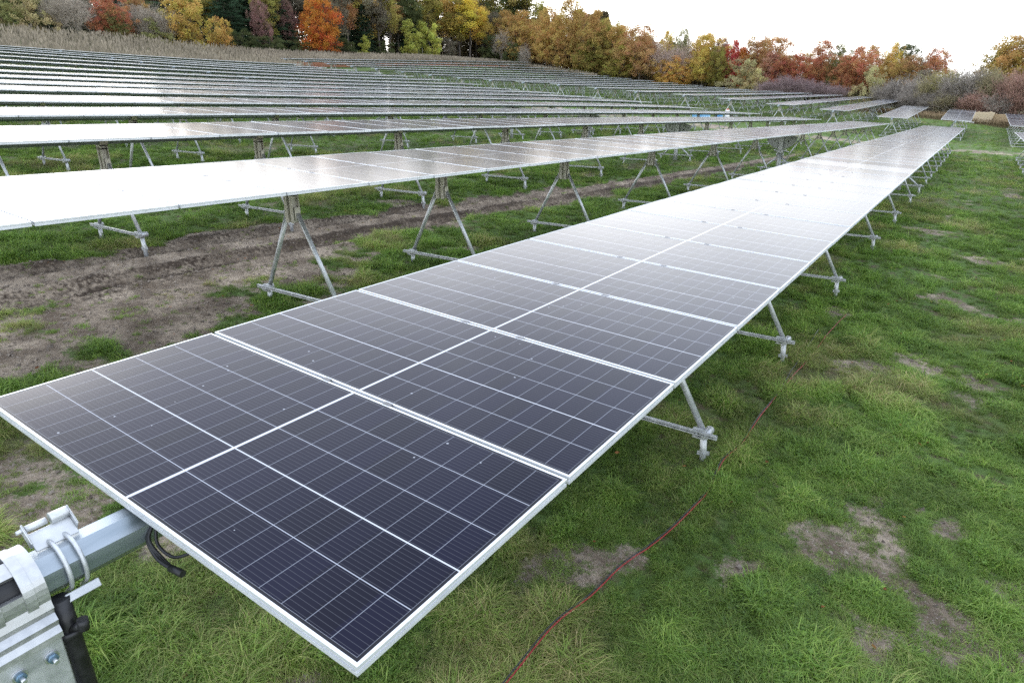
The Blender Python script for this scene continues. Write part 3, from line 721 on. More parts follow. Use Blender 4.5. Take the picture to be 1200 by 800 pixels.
def crown_mesh(name, rg, H, Rr, base, profile, ncl, per, clr, leaf, shell=0.5, squash=0.8):
    """leaf clumps spread unevenly through a crown; returns mesh and the clump centres"""
    cs = []; lob = rg.uniform(0, 2 * np.pi, 8); amp = rg.uniform(.05, .16, 8)
    while len(cs) < ncl:
        t = rg.random(); pr = profile(t)
        if rg.random() > pr ** 1.2 + .05: continue
        a = rg.uniform(0, 2 * np.pi); rr = max(rg.random() ** (1 - shell * .8) , .05)
        k = 1 + sum(amp[i] * math.sin((i % 4 + 1) * a + lob[i] + 5 * t * (i % 3)) for i in range(8))
        r = pr * Rr * rr * k
        cs.append((math.cos(a) * r, math.sin(a) * r, H * (base + (1 - base) * t)))
    cs = np.array(cs)
    rad = clr * rg.uniform(.6, 1.35, ncl); num = np.maximum(8, per * (rad / clr) ** 2).astype(int)
    ci = np.repeat(np.arange(ncl), num); M = len(ci)
    d = rg.normal(size=(M, 3)); d /= np.linalg.norm(d, axis=1)[:, None]; q = rg.random(M) ** .45
    P = cs[ci] + d * (q * rad[ci])[:, None] * np.array([1, 1, squash]) + rg.normal(size=(M, 3)) * leaf * .6
    n = d * .55 + rg.normal(size=(M, 3)) * .7 + np.array([0, 0, .2]); n /= np.linalg.norm(n, axis=1)[:, None]
    s = leaf * rg.uniform(.65, 1.35, M)
    v, f = quads(P, n, s, s * rg.uniform(.55, .9, M), rg)
    tint = np.clip(rg.random(ncl)[ci] * .55 + rg.random(M) * .45, 0, 1); hue = np.clip(.5 + .33 * rg.normal(size=ncl)[ci] + .18 * rg.normal(size=M), 0, 1)
    return np_mesh(name, v, f, M_LEAF, attrs={'tint': np.repeat(tint, 4), 'hue': np.repeat(hue, 4)}), cs

def trunk_mesh(name, rg, H, cs, r0, top, mat_, nl=14, fork=.25):
    mb = MB(); wob = rg.normal(size=(6, 2)) * .02 * H
    zz = np.linspace(-.3, top * H, 6); wob[0] = 0
    line = [(wob[i][0] * i / 5, wob[i][1] * i / 5, z) for i, z in enumerate(zz)]
    mb.tube(line, [r0 * 1.25] + [r0 * (1 - .82 * i / 5) for i in range(1, 6)], 8)
    for j in rg.choice(len(cs), min(nl, len(cs)), replace=False):
        c = cs[j]; zb = max(fork * H * .7, c[2] - rg.uniform(.15, .32) * H); zb = min(zb, top * H * .95)
        i = np.interp(zb, zz, range(6)); b = np.array([np.interp(zb, zz, [l[0] for l in line]), np.interp(zb, zz, [l[1] for l in line]), zb])
        mid = b * .45 + c * .55 + np.array([0, 0, -.04 * H]); rr = r0 * .42 * (1 - .7 * zb / H)
        mb.tube([b, mid, c], [rr, rr * .65, rr * .25], 5, cap=False)
        for e in range(2):
            mb.tube([mid, mid * .4 + c * .6 + rg.normal(size=3) * .05 * H, c + rg.normal(size=3) * .09 * H], [rr * .5, rr * .35, rr * .12], 4, cap=False)
    return mb.mesh(name, mat_)

def ribbons(S, E, w0, w1, rg):
    """thin three-sided twigs from S to E"""
    t = E - S; L = np.linalg.norm(t, axis=1)[:, None] + 1e-9; t = t / L
    a = np.cross(t, rg.normal(size=t.shape)); a /= np.linalg.norm(a, axis=1)[:, None] + 1e-9; b = np.cross(t, a)
    V = []
    for P, w in ((S, w0), (E, w1)):
        w = np.broadcast_to(np.asarray(w, float), (len(S),))[:, None]
        for an in (0, 2.094, 4.189): V.append(P + (a * math.cos(an) + b * math.sin(an)) * w)
    V = np.stack(V, 1).reshape(-1, 3); o = (np.arange(len(S)) * 6)[:, None]
    F = np.concatenate([o + np.array(q) for q in ((0, 1, 4, 3), (1, 2, 5, 4), (2, 0, 3, 5))])
    return V, F

def twig_tree(rg, H, spread, stems, levels, kids, w0, up=.5, first=.35):
    S, E, W0, W1 = [], [], [], []
    st = []
    for i in range(stems):
        a = rg.uniform(0, 6.283); lean = spread * rg.uniform(.2, 1.0)
        d = np.array([math.cos(a) * lean, math.sin(a) * lean, 1.0]); d /= np.linalg.norm(d)
        st.append((np.array([math.cos(a), math.sin(a), 0]) * (.0 if stems == 1 else rg.uniform(.05, .35)) , d, H * first * rg.uniform(.8, 1.15), w0, 0))
    while st:
        p, d, L, w, lv = st.pop()
        segs = 3 if lv == 0 else 2
        for s_ in range(segs):
            d2 = d + rg.normal(size=3) * .10 + np.array([0, 0, .04]); d2 /= np.linalg.norm(d2)
            q = p + d2 * L / segs; wn = w * .82
            S.append(p); E.append(q); W0.append(w); W1.append(wn); p, d, w = q, d2, wn
            if lv < levels:
                for k_ in range(kids if s_ == segs - 1 else max(1, kids - 2)):
                    nd = d + rg.normal(size=3) * (.55 if lv < 2 else .65); nd[2] = nd[2] * .8 + up * .35; nd /= np.linalg.norm(nd)
                    st.append((p, nd, L * rg.uniform(.5, .8), w * .62, lv + 1))
    return np.array(S), np.array(E), np.array(W0), np.array(W1)

def bare_mesh(seed, H, spread, stems, levels, kids, w0, minw, leaves=0, leafs=.12, first=.35):
    rg = np.random.default_rng(seed)
    S, E, a, b = twig_tree(rg, H, spread, stems, levels, kids, w0, first=first)
    k = H / max(E[:, 2].max(), .1); S *= k; E *= k
    lo = a > w0 * .45
    V, F = ribbons(S, E, np.maximum(a, minw), np.maximum(b, minw * .8), rg)
    tint = np.repeat(np.clip(.5 + .25 * rg.normal(size=len(S)), 0, 1), 6)
    hue = np.repeat(np.clip(.5 + .15 * rg.normal(size=len(S)), 0, 1), 6)
    thick = np.repeat(lo, 6); fl = np.concatenate([lo, lo, lo])
    mats = [M_TWIG, M_LEAF]; mi = np.zeros(len(F), int)
    tm = np_mesh('trunk', V, F[fl], M_BARK_PALE)
    if leaves:
        tips = E[a < w0 * .3]; c = tips[rg.integers(0, len(tips), leaves)] + rg.normal(size=(leaves, 3)) * .22
        n = rg.normal(size=(leaves, 3)) + np.array([0, 0, .5]); n /= np.linalg.norm(n, axis=1)[:, None]
        s = leafs * rg.uniform(.6, 1.3, leaves); v2, f2 = quads(c, n, s, s * .7, rg)
        F = np.concatenate([F[~fl], f2 + len(V)]); mi = np.r_[np.zeros((~fl).sum(), int), np.ones(len(f2), int)]
        V = np.concatenate([V, v2]); tint = np.r_[tint, np.repeat(rg.random(leaves), 4)]; hue = np.r_[hue, np.repeat(np.clip(.5 + .25 * rg.normal(size=leaves), 0, 1), 4)]
        cm_ = np_mesh('crown', V, F, mats, mi=mi, attrs={'tint': tint, 'hue': hue})
    else: cm_ = np_mesh('crown', V, F[~fl], M_TWIG, attrs={'tint': tint, 'hue': hue})
    return cm_, tm

SP = {}
def dome(t): return max(0.02, math.sin(math.pi * min(1, (t * .86 + .14)) ) ** .6) if t < 1 else .02
def egg(t): return (max(0.0, 1 - ((t - .42) / .60) ** 2)) ** .55 if abs(t - .42) < .6 else .05
def spire(t): return (.55 + .45 * math.sin(t * 3.1)) * (1 - t ** 4 * .75)
def bushp(t): return math.sqrt(max(0.02, 1 - (t * .96) ** 2.4)) * (.82 + .18 * min(1, t * 4))
SP['maple'] = []
for i in range(5):
    rg = np.random.default_rng(100 + i)
    cmh, cs = crown_mesh('crown', rg, 10, 3.6, [.16, .2, .12, .22, .15][i], egg if i % 2 else dome, 230, 62, .62, .105)
    SP['maple'].append((cmh, trunk_mesh('trunk', rg, 10, cs, .17, .72, M_BARK, 16), 3.6))
SP['poplar'] = []
for i in range(3):
    rg = np.random.default_rng(200 + i)
    cmh, cs = crown_mesh('crown', rg, 10, 1.9, [.42, .36, .3][i], spire, 80, 95, .56, .085)
    SP['poplar'].append((cmh, trunk_mesh('trunk', rg, 10, cs, .12, .9, M_BARK, 12, .4), 1.9))
SP['aspen'] = []
for i in range(2):
    rg = np.random.default_rng(260 + i)
    cmh, cs = crown_mesh('crown', rg, 10, 2.6, .14, spire, 70, 55, .7, .17)
    SP['aspen'].append((cmh, trunk_mesh('trunk', rg, 10, cs, .11, .93, M_BARK_PALE, 10, .2), 2.6))
SP['willow'] = []
rg = np.random.default_rng(300); cmh, cs = crown_mesh('crown', rg, 10, 5.2, .06, dome, 130, 62, .85, .17); SP['willow'].append((cmh, trunk_mesh('trunk', rg, 10, cs, .2, .6, M_BARK, 26, .12), 5.2))
SP['bush'] = []
for i in range(4):
    rg = np.random.default_rng(320 + i); cmh, cs = crown_mesh('crown', rg, 5, 2.7, .03, bushp, 95, 62, .48, .095, .6); SP['bush'].append((cmh, trunk_mesh('stem', rg, 5, cs, .07, .5, M_BARK, 18, .05), 2.7))
def pine_mesh(seed):
    rg = np.random.default_rng(seed); C, Nn, TI = [], [], []; mb = MB(); mb.tube([(0, 0, -.3), (0, 0, 5), (0, 0, 9.9)], [.17, .11, .02], 8)
    for z in np.arange(1.0, 9.8, .42):
        nb = rg.integers(5, 8); L0 = (10 - z) * .34 + .35
        for k in range(nb):
            a = 2 * np.pi * (k + rg.random() * .8) / nb; L = L0 * rg.uniform(.6, 1.15); tp = rg.random()
            e = np.array([math.cos(a) * L, math.sin(a) * L, z + rg.uniform(-.25, .15) - .08 * L])
            mb.tube([(0, 0, z), e], [.035, .01], 4, cap=False)
            m_ = int(70 * L / 2.2) + 14; u = rg.random(m_) ** .6
            c = np.array([0, 0, z]) + (e - np.array([0, 0, z])) * u[:, None] + rg.normal(size=(m_, 3)) * np.array([.22, .22, .10]) * (1.15 - .4 * u)[:, None]
            C.append(c); TI.append(np.clip(tp * .5 + rg.random(m_) * .5, 0, 1))
    C = np.concatenate(C); TI = np.concatenate(TI); n = rg.normal(size=C.shape) * .6 + np.array([0, 0, 1]); n /= np.linalg.norm(n, axis=1)[:, None]
    v, f = quads(C, n, .19, .055, rg)
    return np_mesh('crown', v, f, M_LEAF, attrs={'tint': np.repeat(TI, 4), 'hue': np.repeat(np.clip(.5 + .2 * rg.normal(size=len(C)), 0, 1), 4)}), mb.mesh('trunk', M_BARK)
SP['pine'] = [(*pine_mesh(400 + i), 3.2) for i in range(2)]
SP['bare'] = [(*bare_mesh(500 + i, 10, .12, 2, 4, 4, .11, .014, first=.33), 2.6) for i in range(3)]
SP['thicket'] = [(*bare_mesh(600 + i, 4, .75, 13, 3, 4, .03, .009, leaves=1500, leafs=.075, first=.42), 2.1) for i in range(4)]

ACOL = dict(pine=(.038, .066, .036), olive=(.15, .145, .05), tan=(.27, .215, .10), greytwig=(.30, .262, .21), redorange=(.30, .125, .068), dullorange=(.24, .13, .05),
            oldgold=(.30, .21, .045), goldorange=(.34, .19, .045), dullred=(.15, .085, .07), orange=(.50, .19, .05), darkolive=(.075, .088, .036), greybrown=(.105, .088, .060),
            olivegold=(.185, .155, .035), yellowgreen=(.26, .25, .045), yellow=(.38, .27, .03), goldbrown=(.25, .16, .046), brownorange=(.235, .135, .055), pinktwig=(.36, .28, .235),
            red=(.34, .07, .055), paleolive=(.24, .205, .10), rustpink=(.24, .125, .08), rust=(.27, .12, .055), brushgrey=(.20, .178, .152), purpletwig=(.20, .15, .145), olivetwig=(.20, .175, .105), yellowtwig=(.25, .23, .09), redtwig=(.22, .14, .11))
for k_ in ('goldbrown', 'brownorange', 'rust', 'dullorange', 'oldgold', 'olivegold', 'rustpink', 'goldorange', 'yellow', 'yellowgreen', 'olive', 'dullred', 'greybrown', 'tan', 'paleolive'):
    c_ = [c * f for c, f in zip(ACOL[k_], (1.36, 1.42, 1.4))]; l_ = sum(c_) / 3
    ACOL[k_] = tuple(min(.6, c * .9 + l_ * .1) for c in c_)
for k_ in ACOL: ACOL[k_] = tuple(min(.62, c * (1.25 if k_ in ('greytwig', 'orange', 'yellow') else 1.5)) for c in ACOL[k_])
CNAME = dict(pine='dark green', olive='olive', tan='tan', greytwig='grey', redorange='red-orange', dullorange='dull orange', oldgold='old-gold', goldorange='golden orange', dullred='dull red',
             orange='bright orange', darkolive='dark olive', greybrown='grey-brown', olivegold='olive-gold', yellowgreen='yellow-green', yellow='yellow', goldbrown='golden brown', brownorange='brown-orange',
             pinktwig='pinkish grey', red='red', paleolive='pale olive', rustpink='pinkish rust', rust='rust red', brushgrey='grey-brown', purpletwig='purplish', olivetwig='olive-grey', yellowtwig='yellowish', redtwig='reddish')
KNAME = dict(maple=('broad_tree', 'tree', 'broad-crowned tree'), poplar=('tall_tree', 'tree', 'tall slim tree'), aspen=('young_aspen', 'tree', 'small young tree'), willow=('willow_tree', 'tree', 'spreading low tree'),
             bush=('round_bush', 'bush', 'rounded bush'), pine=('pine_tree', 'tree', 'conifer'), bare=('bare_tree', 'tree', 'leafless tree'), thicket=('twiggy_shrub', 'shrub', 'twiggy shrub'))
TREES=[
('pine', -104.0, 36.9, 5.7, 3.35, 'pine'),('bush', -99.0, 36.4, 4.2, 2.58, 'olive'),('bush', -98.0, 38.9, 5.3, 2.74, 'tan'),
('maple', -106.0, 42.9, 5.9, 4.17, 'olive'),('bare', -98.0, 41.7, 5.9, 2.58, 'greytwig'),('bare', -100.0, 44.3, 6.0, 2.67, 'greytwig'),
('bare', -98.0, 44.7, 6.0, 2.65, 'greytwig'),('bare', -102.0, 47.8, 6.0, 2.79, 'greytwig'),('bare', -100.0, 43.8, 6.0, 2.66, 'greytwig'),
('pine', -101.0, 43.4, 3.6, 1.51, 'pine'),('maple', -99.0, 49.1, 6.1, 2.65, 'redorange'),('maple', -98.0, 49.4, 4.5, 1.8, 'olive'),
('bare', -101.0, 52.8, 6.2, 2.76, 'greytwig'),('bare', -99.0, 53.3, 6.2, 2.74, 'greytwig'),('bare', -99.0, 54.9, 6.2, 2.78, 'greytwig'),
('bare', -99.0, 56.2, 6.3, 2.8, 'greytwig'),('maple', -102.0, 54.7, 6.2, 2.95, 'dullorange'),('bush', -98.0, 53.7, 3.7, 2.73, 'olive'),
('willow', -98.0, 59.6, 7.9, 4.04, 'oldgold'),('bush', -98.0, 64.8, 5.1, 2.3, 'goldorange'),('pine', -103.0, 69.5, 11.0, 5.03, 'pine'),
('pine', -106.0, 75.8, 11.6, 5.32, 'pine'),('pine', -103.0, 79.3, 12.2, 4.6, 'pine'),('maple', -101.0, 74.3, 8.5, 1.91, 'dullred'),
('maple', -102.0, 80.7, 9.4, 2.01, 'dullred'),('poplar', -102.0, 76.7, 12.0, 2.25, 'olivegold'),('bush', -98.0, 68.5, 4.0, 2.78, 'darkolive'),
('bush', -98.0, 73.8, 3.4, 3.03, 'darkolive'),('maple', -98.0, 84.6, 10.7, 4.04, 'orange'),('bush', -99.0, 79.9, 3.1, 2.57, 'darkolive'),
('bush', -98.0, 89.5, 3.9, 3.04, 'darkolive'),('poplar', -100.0, 90.2, 15.5, 2.92, 'greybrown'),('poplar', -102.0, 94.6, 14.6, 3.03, 'dullorange'),
('poplar', -104.0, 99.2, 16.4, 3.13, 'darkolive'),('poplar', -102.0, 100.1, 14.4, 3.13, 'oldgold'),('poplar', -100.0, 101.0, 15.2, 3.12, 'greybrown'),
('poplar', -100.0, 103.9, 14.4, 3.17, 'olivegold'),('poplar', -104.0, 110.7, 14.8, 3.34, 'dullorange'),('poplar', -104.0, 120.5, 14.7, 3.52, 'olivegold'),
('poplar', -102.0, 111.7, 13.3, 3.34, 'darkolive'),('pine', -101.0, 98.2, 10.3, 2.91, 'pine'),('pine', -105.0, 98.0, 9.7, 2.61, 'pine'),
('pine', -105.0, 117.2, 10.7, 3.47, 'pine'),('aspen', -98.0, 95.1, 4.4, 1.16, 'yellowgreen'),('aspen', -98.0, 107.4, 7.7, 2.32, 'yellowgreen'),
('aspen', -99.0, 112.5, 7.7, 2.39, 'yellowgreen'),('aspen', -98.0, 115.0, 7.6, 2.04, 'yellowgreen'),('bush', -99.0, 101.7, 3.7, 2.6, 'darkolive'),
('bush', -98.0, 119.3, 5.3, 2.85, 'greybrown'),('poplar', -102.0, 124.8, 14.9, 3.97, 'oldgold'),('poplar', -100.0, 126.4, 14.7, 3.58, 'olivegold'),
('poplar', -98.0, 127.7, 14.5, 3.97, 'yellow'),('poplar', -97.8, 132.0, 12.8, 2.64, 'oldgold'),('poplar', -96.4, 135.0, 11.9, 3.07, 'greybrown'),
('maple', -93.4, 135.0, 11.6, 4.06, 'goldbrown'),('bush', -94.8, 131.0, 6.5, 3.0, 'darkolive'),('bare', -92.3, 132.0, 8.7, 3.38, 'greytwig'),
('bare', -85.4, 131.0, 6.0, 3.86, 'greytwig'),('bush', -88.7, 131.0, 5.4, 2.54, 'darkolive'),('maple', -88.6, 135.0, 11.8, 4.59, 'goldbrown'),
('maple', -81.4, 134.0, 12.8, 3.87, 'goldbrown'),('maple', -75.2, 134.0, 14.9, 4.73, 'goldbrown'),('maple', -78.4, 131.0, 9.9, 3.77, 'goldbrown'),
('maple', -68.3, 132.0, 13.1, 4.38, 'goldbrown'),('maple', -66.4, 135.0, 12.1, 4.23, 'olivegold'),('maple', -63.4, 133.0, 11.3, 3.96, 'goldbrown'),
('maple', -57.4, 131.0, 11.3, 4.35, 'brownorange'),('maple', -68.8, 131.0, 7.9, 4.0, 'olivegold'),('maple', -74.7, 131.0, 7.6, 3.34, 'goldbrown'),
('maple', -61.8, 131.0, 7.3, 3.18, 'olivegold'),('bare', -52.0, 132.0, 10.0, 3.42, 'pinktwig'),('bare', -49.8, 132.0, 9.8, 3.05, 'pinktwig'),
('maple', -49.8, 131.0, 6.1, 3.03, 'goldorange'),('maple', -52.3, 131.0, 5.4, 2.21, 'goldorange'),('maple', -55.3, 140.0, 10.7, 2.36, 'oldgold'),
('maple', -52.4, 141.0, 11.1, 1.98, 'olive'),('maple', -44.6, 132.0, 10.5, 3.65, 'oldgold'),('maple', -41.6, 131.0, 8.3, 2.44, 'olivegold'),
('maple', -42.6, 136.0, 9.6, 2.19, 'dullred'),('maple', -39.3, 134.0, 9.2, 2.14, 'red'),('maple', -37.7, 134.0, 8.0, 1.63, 'orange'),
('bush', -35.9, 128.0, 6.2, 3.74, 'paleolive'),('bush', -33.2, 127.0, 4.9, 2.29, 'tan'),('maple', -35.7, 136.0, 10.5, 3.77, 'brownorange'),
('maple', -31.8, 134.0, 10.2, 3.5, 'dullorange'),('maple', -29.3, 131.0, 6.6, 2.31, 'redorange'),('maple', -27.1, 131.0, 7.2, 2.6, 'redorange'),
('maple', -32.1, 132.0, 7.4, 2.83, 'rustpink'),('maple', -24.0, 134.0, 9.4, 2.92, 'rust'),('maple', -21.3, 135.0, 8.7, 2.44, 'olive'),
('maple', -17.8, 132.0, 8.3, 3.24, 'rust'),('maple', -19.6, 131.0, 5.9, 2.21, 'rust'),('maple', -16.3, 136.0, 8.6, 2.56, 'brownorange'),
('maple', -13.1, 137.0, 8.8, 2.24, 'oldgold'),('maple', -11.2, 138.0, 8.9, 2.53, 'darkolive'),('bare', -8.2, 140.0, 9.0, 1.93, 'greytwig'),
('maple', -6.3, 134.0, 7.9, 2.54, 'rust'),('maple', -9.5, 133.0, 6.8, 2.85, 'brownorange'),('maple', -12.4, 131.0, 6.1, 2.85, 'goldbrown'),
('bush', -13.7, 123.0, 6.0, 2.57, 'paleolive'),('bush', -6.2, 123.0, 5.7, 2.22, 'greybrown'),('maple', 3.3, 145.0, 10.3, 4.67, 'goldbrown'),
('maple', 4.8, 147.0, 9.5, 3.67, 'goldbrown'),('maple', 1.9, 146.0, 8.3, 2.66, 'olivegold'),('maple', 7.3, 153.0, 9.4, 3.02, 'goldbrown'),
('bush', -4.1, 151.0, 4.6, 1.1, 'yellowgreen'),('thicket', -29.5, 125.0, 2.9, 2.23, 'purpletwig'),('thicket', -26.7, 125.0, 3.6, 2.49, 'purpletwig'),
('thicket', -24.0, 125.0, 3.4, 2.46, 'purpletwig'),('thicket', -21.3, 125.0, 2.9, 2.28, 'purpletwig'),('thicket', -19.0, 125.0, 2.4, 1.84, 'purpletwig'),
('thicket', -10.7, 117.0, 4.1, 1.91, 'brushgrey'),('thicket', -8.3, 113.0, 4.6, 2.07, 'brushgrey'),('thicket', -6.1, 109.0, 4.6, 2.09, 'brushgrey'),
('thicket', -4.2, 106.0, 4.7, 2.01, 'olivetwig'),('thicket', -2.5, 105.0, 4.9, 2.19, 'yellowtwig'),('thicket', -0.8, 103.0, 5.0, 2.24, 'brushgrey'),
('thicket', 0.8, 103.0, 5.0, 2.21, 'olivetwig'),('thicket', 2.3, 102.0, 5.0, 2.17, 'olivetwig'),('thicket', 3.8, 101.0, 4.8, 2.02, 'redtwig'),
('thicket', 5.4, 101.0, 5.0, 2.2, 'redtwig'),('thicket', 1.0, 100.0, 3.0, 1.84, 'redtwig'),('thicket', 2.8, 100.0, 2.7, 1.72, 'brushgrey'),
('thicket', -1.7, 102.0, 2.8, 1.91, 'olivetwig'),('thicket', -3.7, 103.0, 2.6, 1.74, 'brushgrey'),('thicket', -6.0, 105.0, 2.8, 1.79, 'brushgrey'),
('thicket', 4.5, 100.0, 2.9, 1.7, 'redtwig'),('thicket', 7.4, 101.0, 4.6, 2.27, 'olivetwig'),('thicket', 9.1, 101.0, 4.3, 2.24, 'brushgrey'),
('poplar', -109.6, 39.7, 5.7, 2.96, 'darkolive'),('poplar', -109.2, 41.5, 5.8, 2.99, 'greybrown'),('poplar', -108.5, 42.8, 5.8, 3.02, 'greybrown'),
('pine', -109.5, 45.7, 5.9, 3.1, 'pine'),('poplar', -113.7, 50.2, 6.0, 3.29, 'darkolive'),('pine', -111.4, 51.4, 6.0, 3.28, 'pine'),
('poplar', -110.5, 54.6, 6.1, 3.35, 'darkolive'),('pine', -109.0, 55.6, 6.1, 3.34, 'pine'),('poplar', -108.3, 58.0, 6.2, 3.39, 'darkolive'),
('pine', -111.9, 63.0, 6.2, 3.58, 'pine'),('pine', -108.4, 64.2, 6.8, 3.55, 'pine'),('poplar', -109.7, 69.0, 9.9, 3.69, 'olivegold'),
('poplar', -111.8, 73.2, 10.8, 3.84, 'greybrown'),('poplar', -112.2, 76.9, 11.2, 3.94, 'darkolive'),('poplar', -113.2, 82.7, 11.8, 4.1, 'dullorange'),
('poplar', -110.8, 83.6, 12.1, 4.08, 'greybrown'),('poplar', -112.4, 89.1, 12.5, 4.25, 'greybrown'),('poplar', -109.9, 90.4, 15.3, 4.24, 'greybrown'),
('poplar', -113.2, 100.5, 14.9, 4.55, 'olivegold'),('pine', -111.7, 103.7, 17.9, 4.6, 'pine'),('poplar', -110.3, 106.1, 17.7, 4.64, 'greybrown'),
('poplar', -110.2, 111.7, 16.1, 4.77, 'darkolive'),('poplar', -114.0, 120.6, 18.4, 5.06, 'greybrown'),('pine', -110.5, 122.7, 17.9, 5.06, 'pine'),
('poplar', -108.3, 126.6, 20.3, 5.12, 'darkolive'),('poplar', -108.2, 135.9, 20.6, 5.35, 'dullorange'),('poplar', -111.0, 147.0, 21.0, 5.68, 'greybrown'),
('poplar', -103.9, 144.9, 20.1, 5.5, 'olivegold'),('poplar', -97.7, 143.6, 20.2, 5.36, 'darkolive'),('poplar', -94.1, 143.7, 19.7, 5.3, 'olivegold'),
('maple', -89.0, 142.3, 9.7, 4.56, 'brownorange'),('maple', -81.3, 139.1, 11.5, 4.37, 'goldbrown'),('maple', -76.3, 140.0, 12.6, 4.31, 'brownorange'),
('maple', -71.4, 140.7, 11.9, 4.25, 'goldbrown'),('maple', -66.2, 140.3, 10.9, 4.16, 'goldbrown'),('maple', -60.9, 139.5, 9.8, 4.06, 'olivegold'),
('maple', -57.6, 142.9, 8.6, 4.09, 'brownorange'),('maple', -52.8, 142.5, 8.2, 4.01, 'olivegold'),('maple', -47.6, 140.5, 9.5, 3.89, 'brownorange'),
('maple', -44.1, 142.7, 8.3, 3.88, 'goldbrown'),('maple', -39.2, 140.3, 7.7, 3.75, 'goldbrown'),('maple', -35.7, 142.2, 7.3, 3.74, 'brownorange'),
('maple', -31.8, 142.3, 7.1, 3.68, 'brownorange'),('maple', -27.9, 141.6, 7.2, 3.61, 'goldbrown'),('maple', -24.0, 140.4, 6.7, 3.52, 'brownorange'),
('maple', -20.3, 139.3, 7.0, 3.44, 'brownorange'),
]

bear = lambda t: math.atan2(t[1] - CAM.x, t[2] - CAM.y)
TREES.sort(key=bear)
tot = {}
for t in TREES: tot[(t[0], t[5])] = tot.get((t[0], t[5]), 0) + 1
seen = {}
rt = random.Random(5)
for j, (kind, x, y, h, r, colr) in enumerate(TREES):
    cmh, tmh, r0 = rt.choice(SP[kind]); h0 = 5 if kind == 'bush' else 4 if kind == 'thicket' else 10
    if kind == 'thicket': h *= 1.22; r *= 1.15
    if kind == 'bare' and h < 9: r = h * .20
    z = g1(x, y) - .05
    if kind in ('maple', 'pine', 'poplar', 'aspen', 'bare'): r = max(r, h * .17 if kind != 'poplar' else h * .12) if kind != 'bare' else h * .21
    key = (kind, colr); seen[key] = seen.get(key, 0) + 1
    nm, cat, ph = KNAME[kind]
    place = 'in the field end thicket' if kind == 'thicket' else 'at the forest edge'
    pos = '' if tot[key] == 1 else ', leftmost of its kind' if seen[key] == 1 else ', rightmost of its kind' if seen[key] == tot[key] else ', %s such from the left' % ordn(seen[key])
    o = empty(nm, (x, y, z), rt.uniform(0, 6.283)); tag(o, '%s %s %s%s' % (CNAME[colr], ph, place, pos), cat, {'tree': 'trees at the forest edge', 'bush': 'bushes along the forest edge', 'shrub': 'shrubs of the thicket'}[cat])
    o.scale = (r / r0, r / r0, h / h0)
    c = link('crown', cmh, o); k = rt.uniform(.85, 1.15); b = ACOL[colr]; c.color = (b[0] * k, b[1] * k, b[2] * k, 1)
    link('stem' if kind in ('bush', 'thicket') else 'trunk', tmh, o)

# dark woodland filling behind the edge trees
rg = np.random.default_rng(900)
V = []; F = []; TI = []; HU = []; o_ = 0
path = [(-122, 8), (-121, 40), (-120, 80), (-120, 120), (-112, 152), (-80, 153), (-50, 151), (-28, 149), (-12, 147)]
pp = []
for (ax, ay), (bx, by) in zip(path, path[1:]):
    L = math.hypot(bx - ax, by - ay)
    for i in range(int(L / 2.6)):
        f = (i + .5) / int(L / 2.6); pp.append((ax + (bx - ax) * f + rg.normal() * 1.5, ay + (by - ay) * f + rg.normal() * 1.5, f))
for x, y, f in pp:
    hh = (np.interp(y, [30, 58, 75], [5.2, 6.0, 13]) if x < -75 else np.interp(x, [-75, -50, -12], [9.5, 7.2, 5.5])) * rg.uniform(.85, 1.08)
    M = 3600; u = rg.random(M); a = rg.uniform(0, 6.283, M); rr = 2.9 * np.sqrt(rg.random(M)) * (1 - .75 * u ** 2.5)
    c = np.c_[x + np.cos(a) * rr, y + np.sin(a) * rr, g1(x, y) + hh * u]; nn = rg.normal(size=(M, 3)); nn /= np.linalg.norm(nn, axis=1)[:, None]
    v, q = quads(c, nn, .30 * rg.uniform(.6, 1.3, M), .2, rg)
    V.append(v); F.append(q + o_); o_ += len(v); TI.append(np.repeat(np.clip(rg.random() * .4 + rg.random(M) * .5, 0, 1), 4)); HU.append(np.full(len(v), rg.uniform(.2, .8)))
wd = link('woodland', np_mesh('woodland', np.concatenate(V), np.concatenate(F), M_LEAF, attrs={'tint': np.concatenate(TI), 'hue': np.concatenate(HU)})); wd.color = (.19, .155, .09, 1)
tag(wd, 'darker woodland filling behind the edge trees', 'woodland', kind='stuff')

# undergrowth along the foot of the forest
def scatter_leaves(pts, hgt, per, leaf, rg):
    M = len(pts) * per; c = np.repeat(pts, per, 0) + np.c_[rg.normal(size=(M, 2)) * .45, np.abs(rg.normal(size=M)) * 0]
    c[:, 2] += rg.random(M) * np.repeat(hgt, per); n = rg.normal(size=(M, 3)) + np.array([0, 0, .5]); n /= np.linalg.norm(n, axis=1)[:, None]
    return quads(c, n, leaf * rg.uniform(.6, 1.3, M), leaf * .6, rg), np.repeat(np.clip(np.repeat(rg.random(len(pts)), per) * .6 + rg.random(M) * .4, 0, 1), 4)
pl = []
for (ax, ay), (bx, by) in zip([(-97, 24), (-97, 60), (-97.5, 128), (-88, 131)], [(-97, 60), (-97.5, 128), (-88, 131), (-14, 130)]):
    L = math.hypot(bx - ax, by - ay)
    for i in range(int(L * 4.5)): f = rg.random(); pl.append((ax + (bx - ax) * f + rg.normal() * 1.3, ay + (by - ay) * f + rg.normal() * 1.3))
pl = np.array(pl); pts = np.c_[pl, G(pl[:, 0], pl[:, 1])]
(v, f), ti = scatter_leaves(pts, rg.uniform(.5, 1.7, len(pts)), 34, .13, rg)
ug = link('undergrowth', np_mesh('undergrowth', v, f, M_LEAF, attrs={'tint': ti, 'hue': np.clip(.5 + np.repeat(.3 * rg.normal(size=len(f)), 4), 0, 1)})); ug.color = (.15, .135, .07, 1)
tag(ug, 'tangled brown-green undergrowth at the foot of the forest', 'undergrowth', kind='stuff')

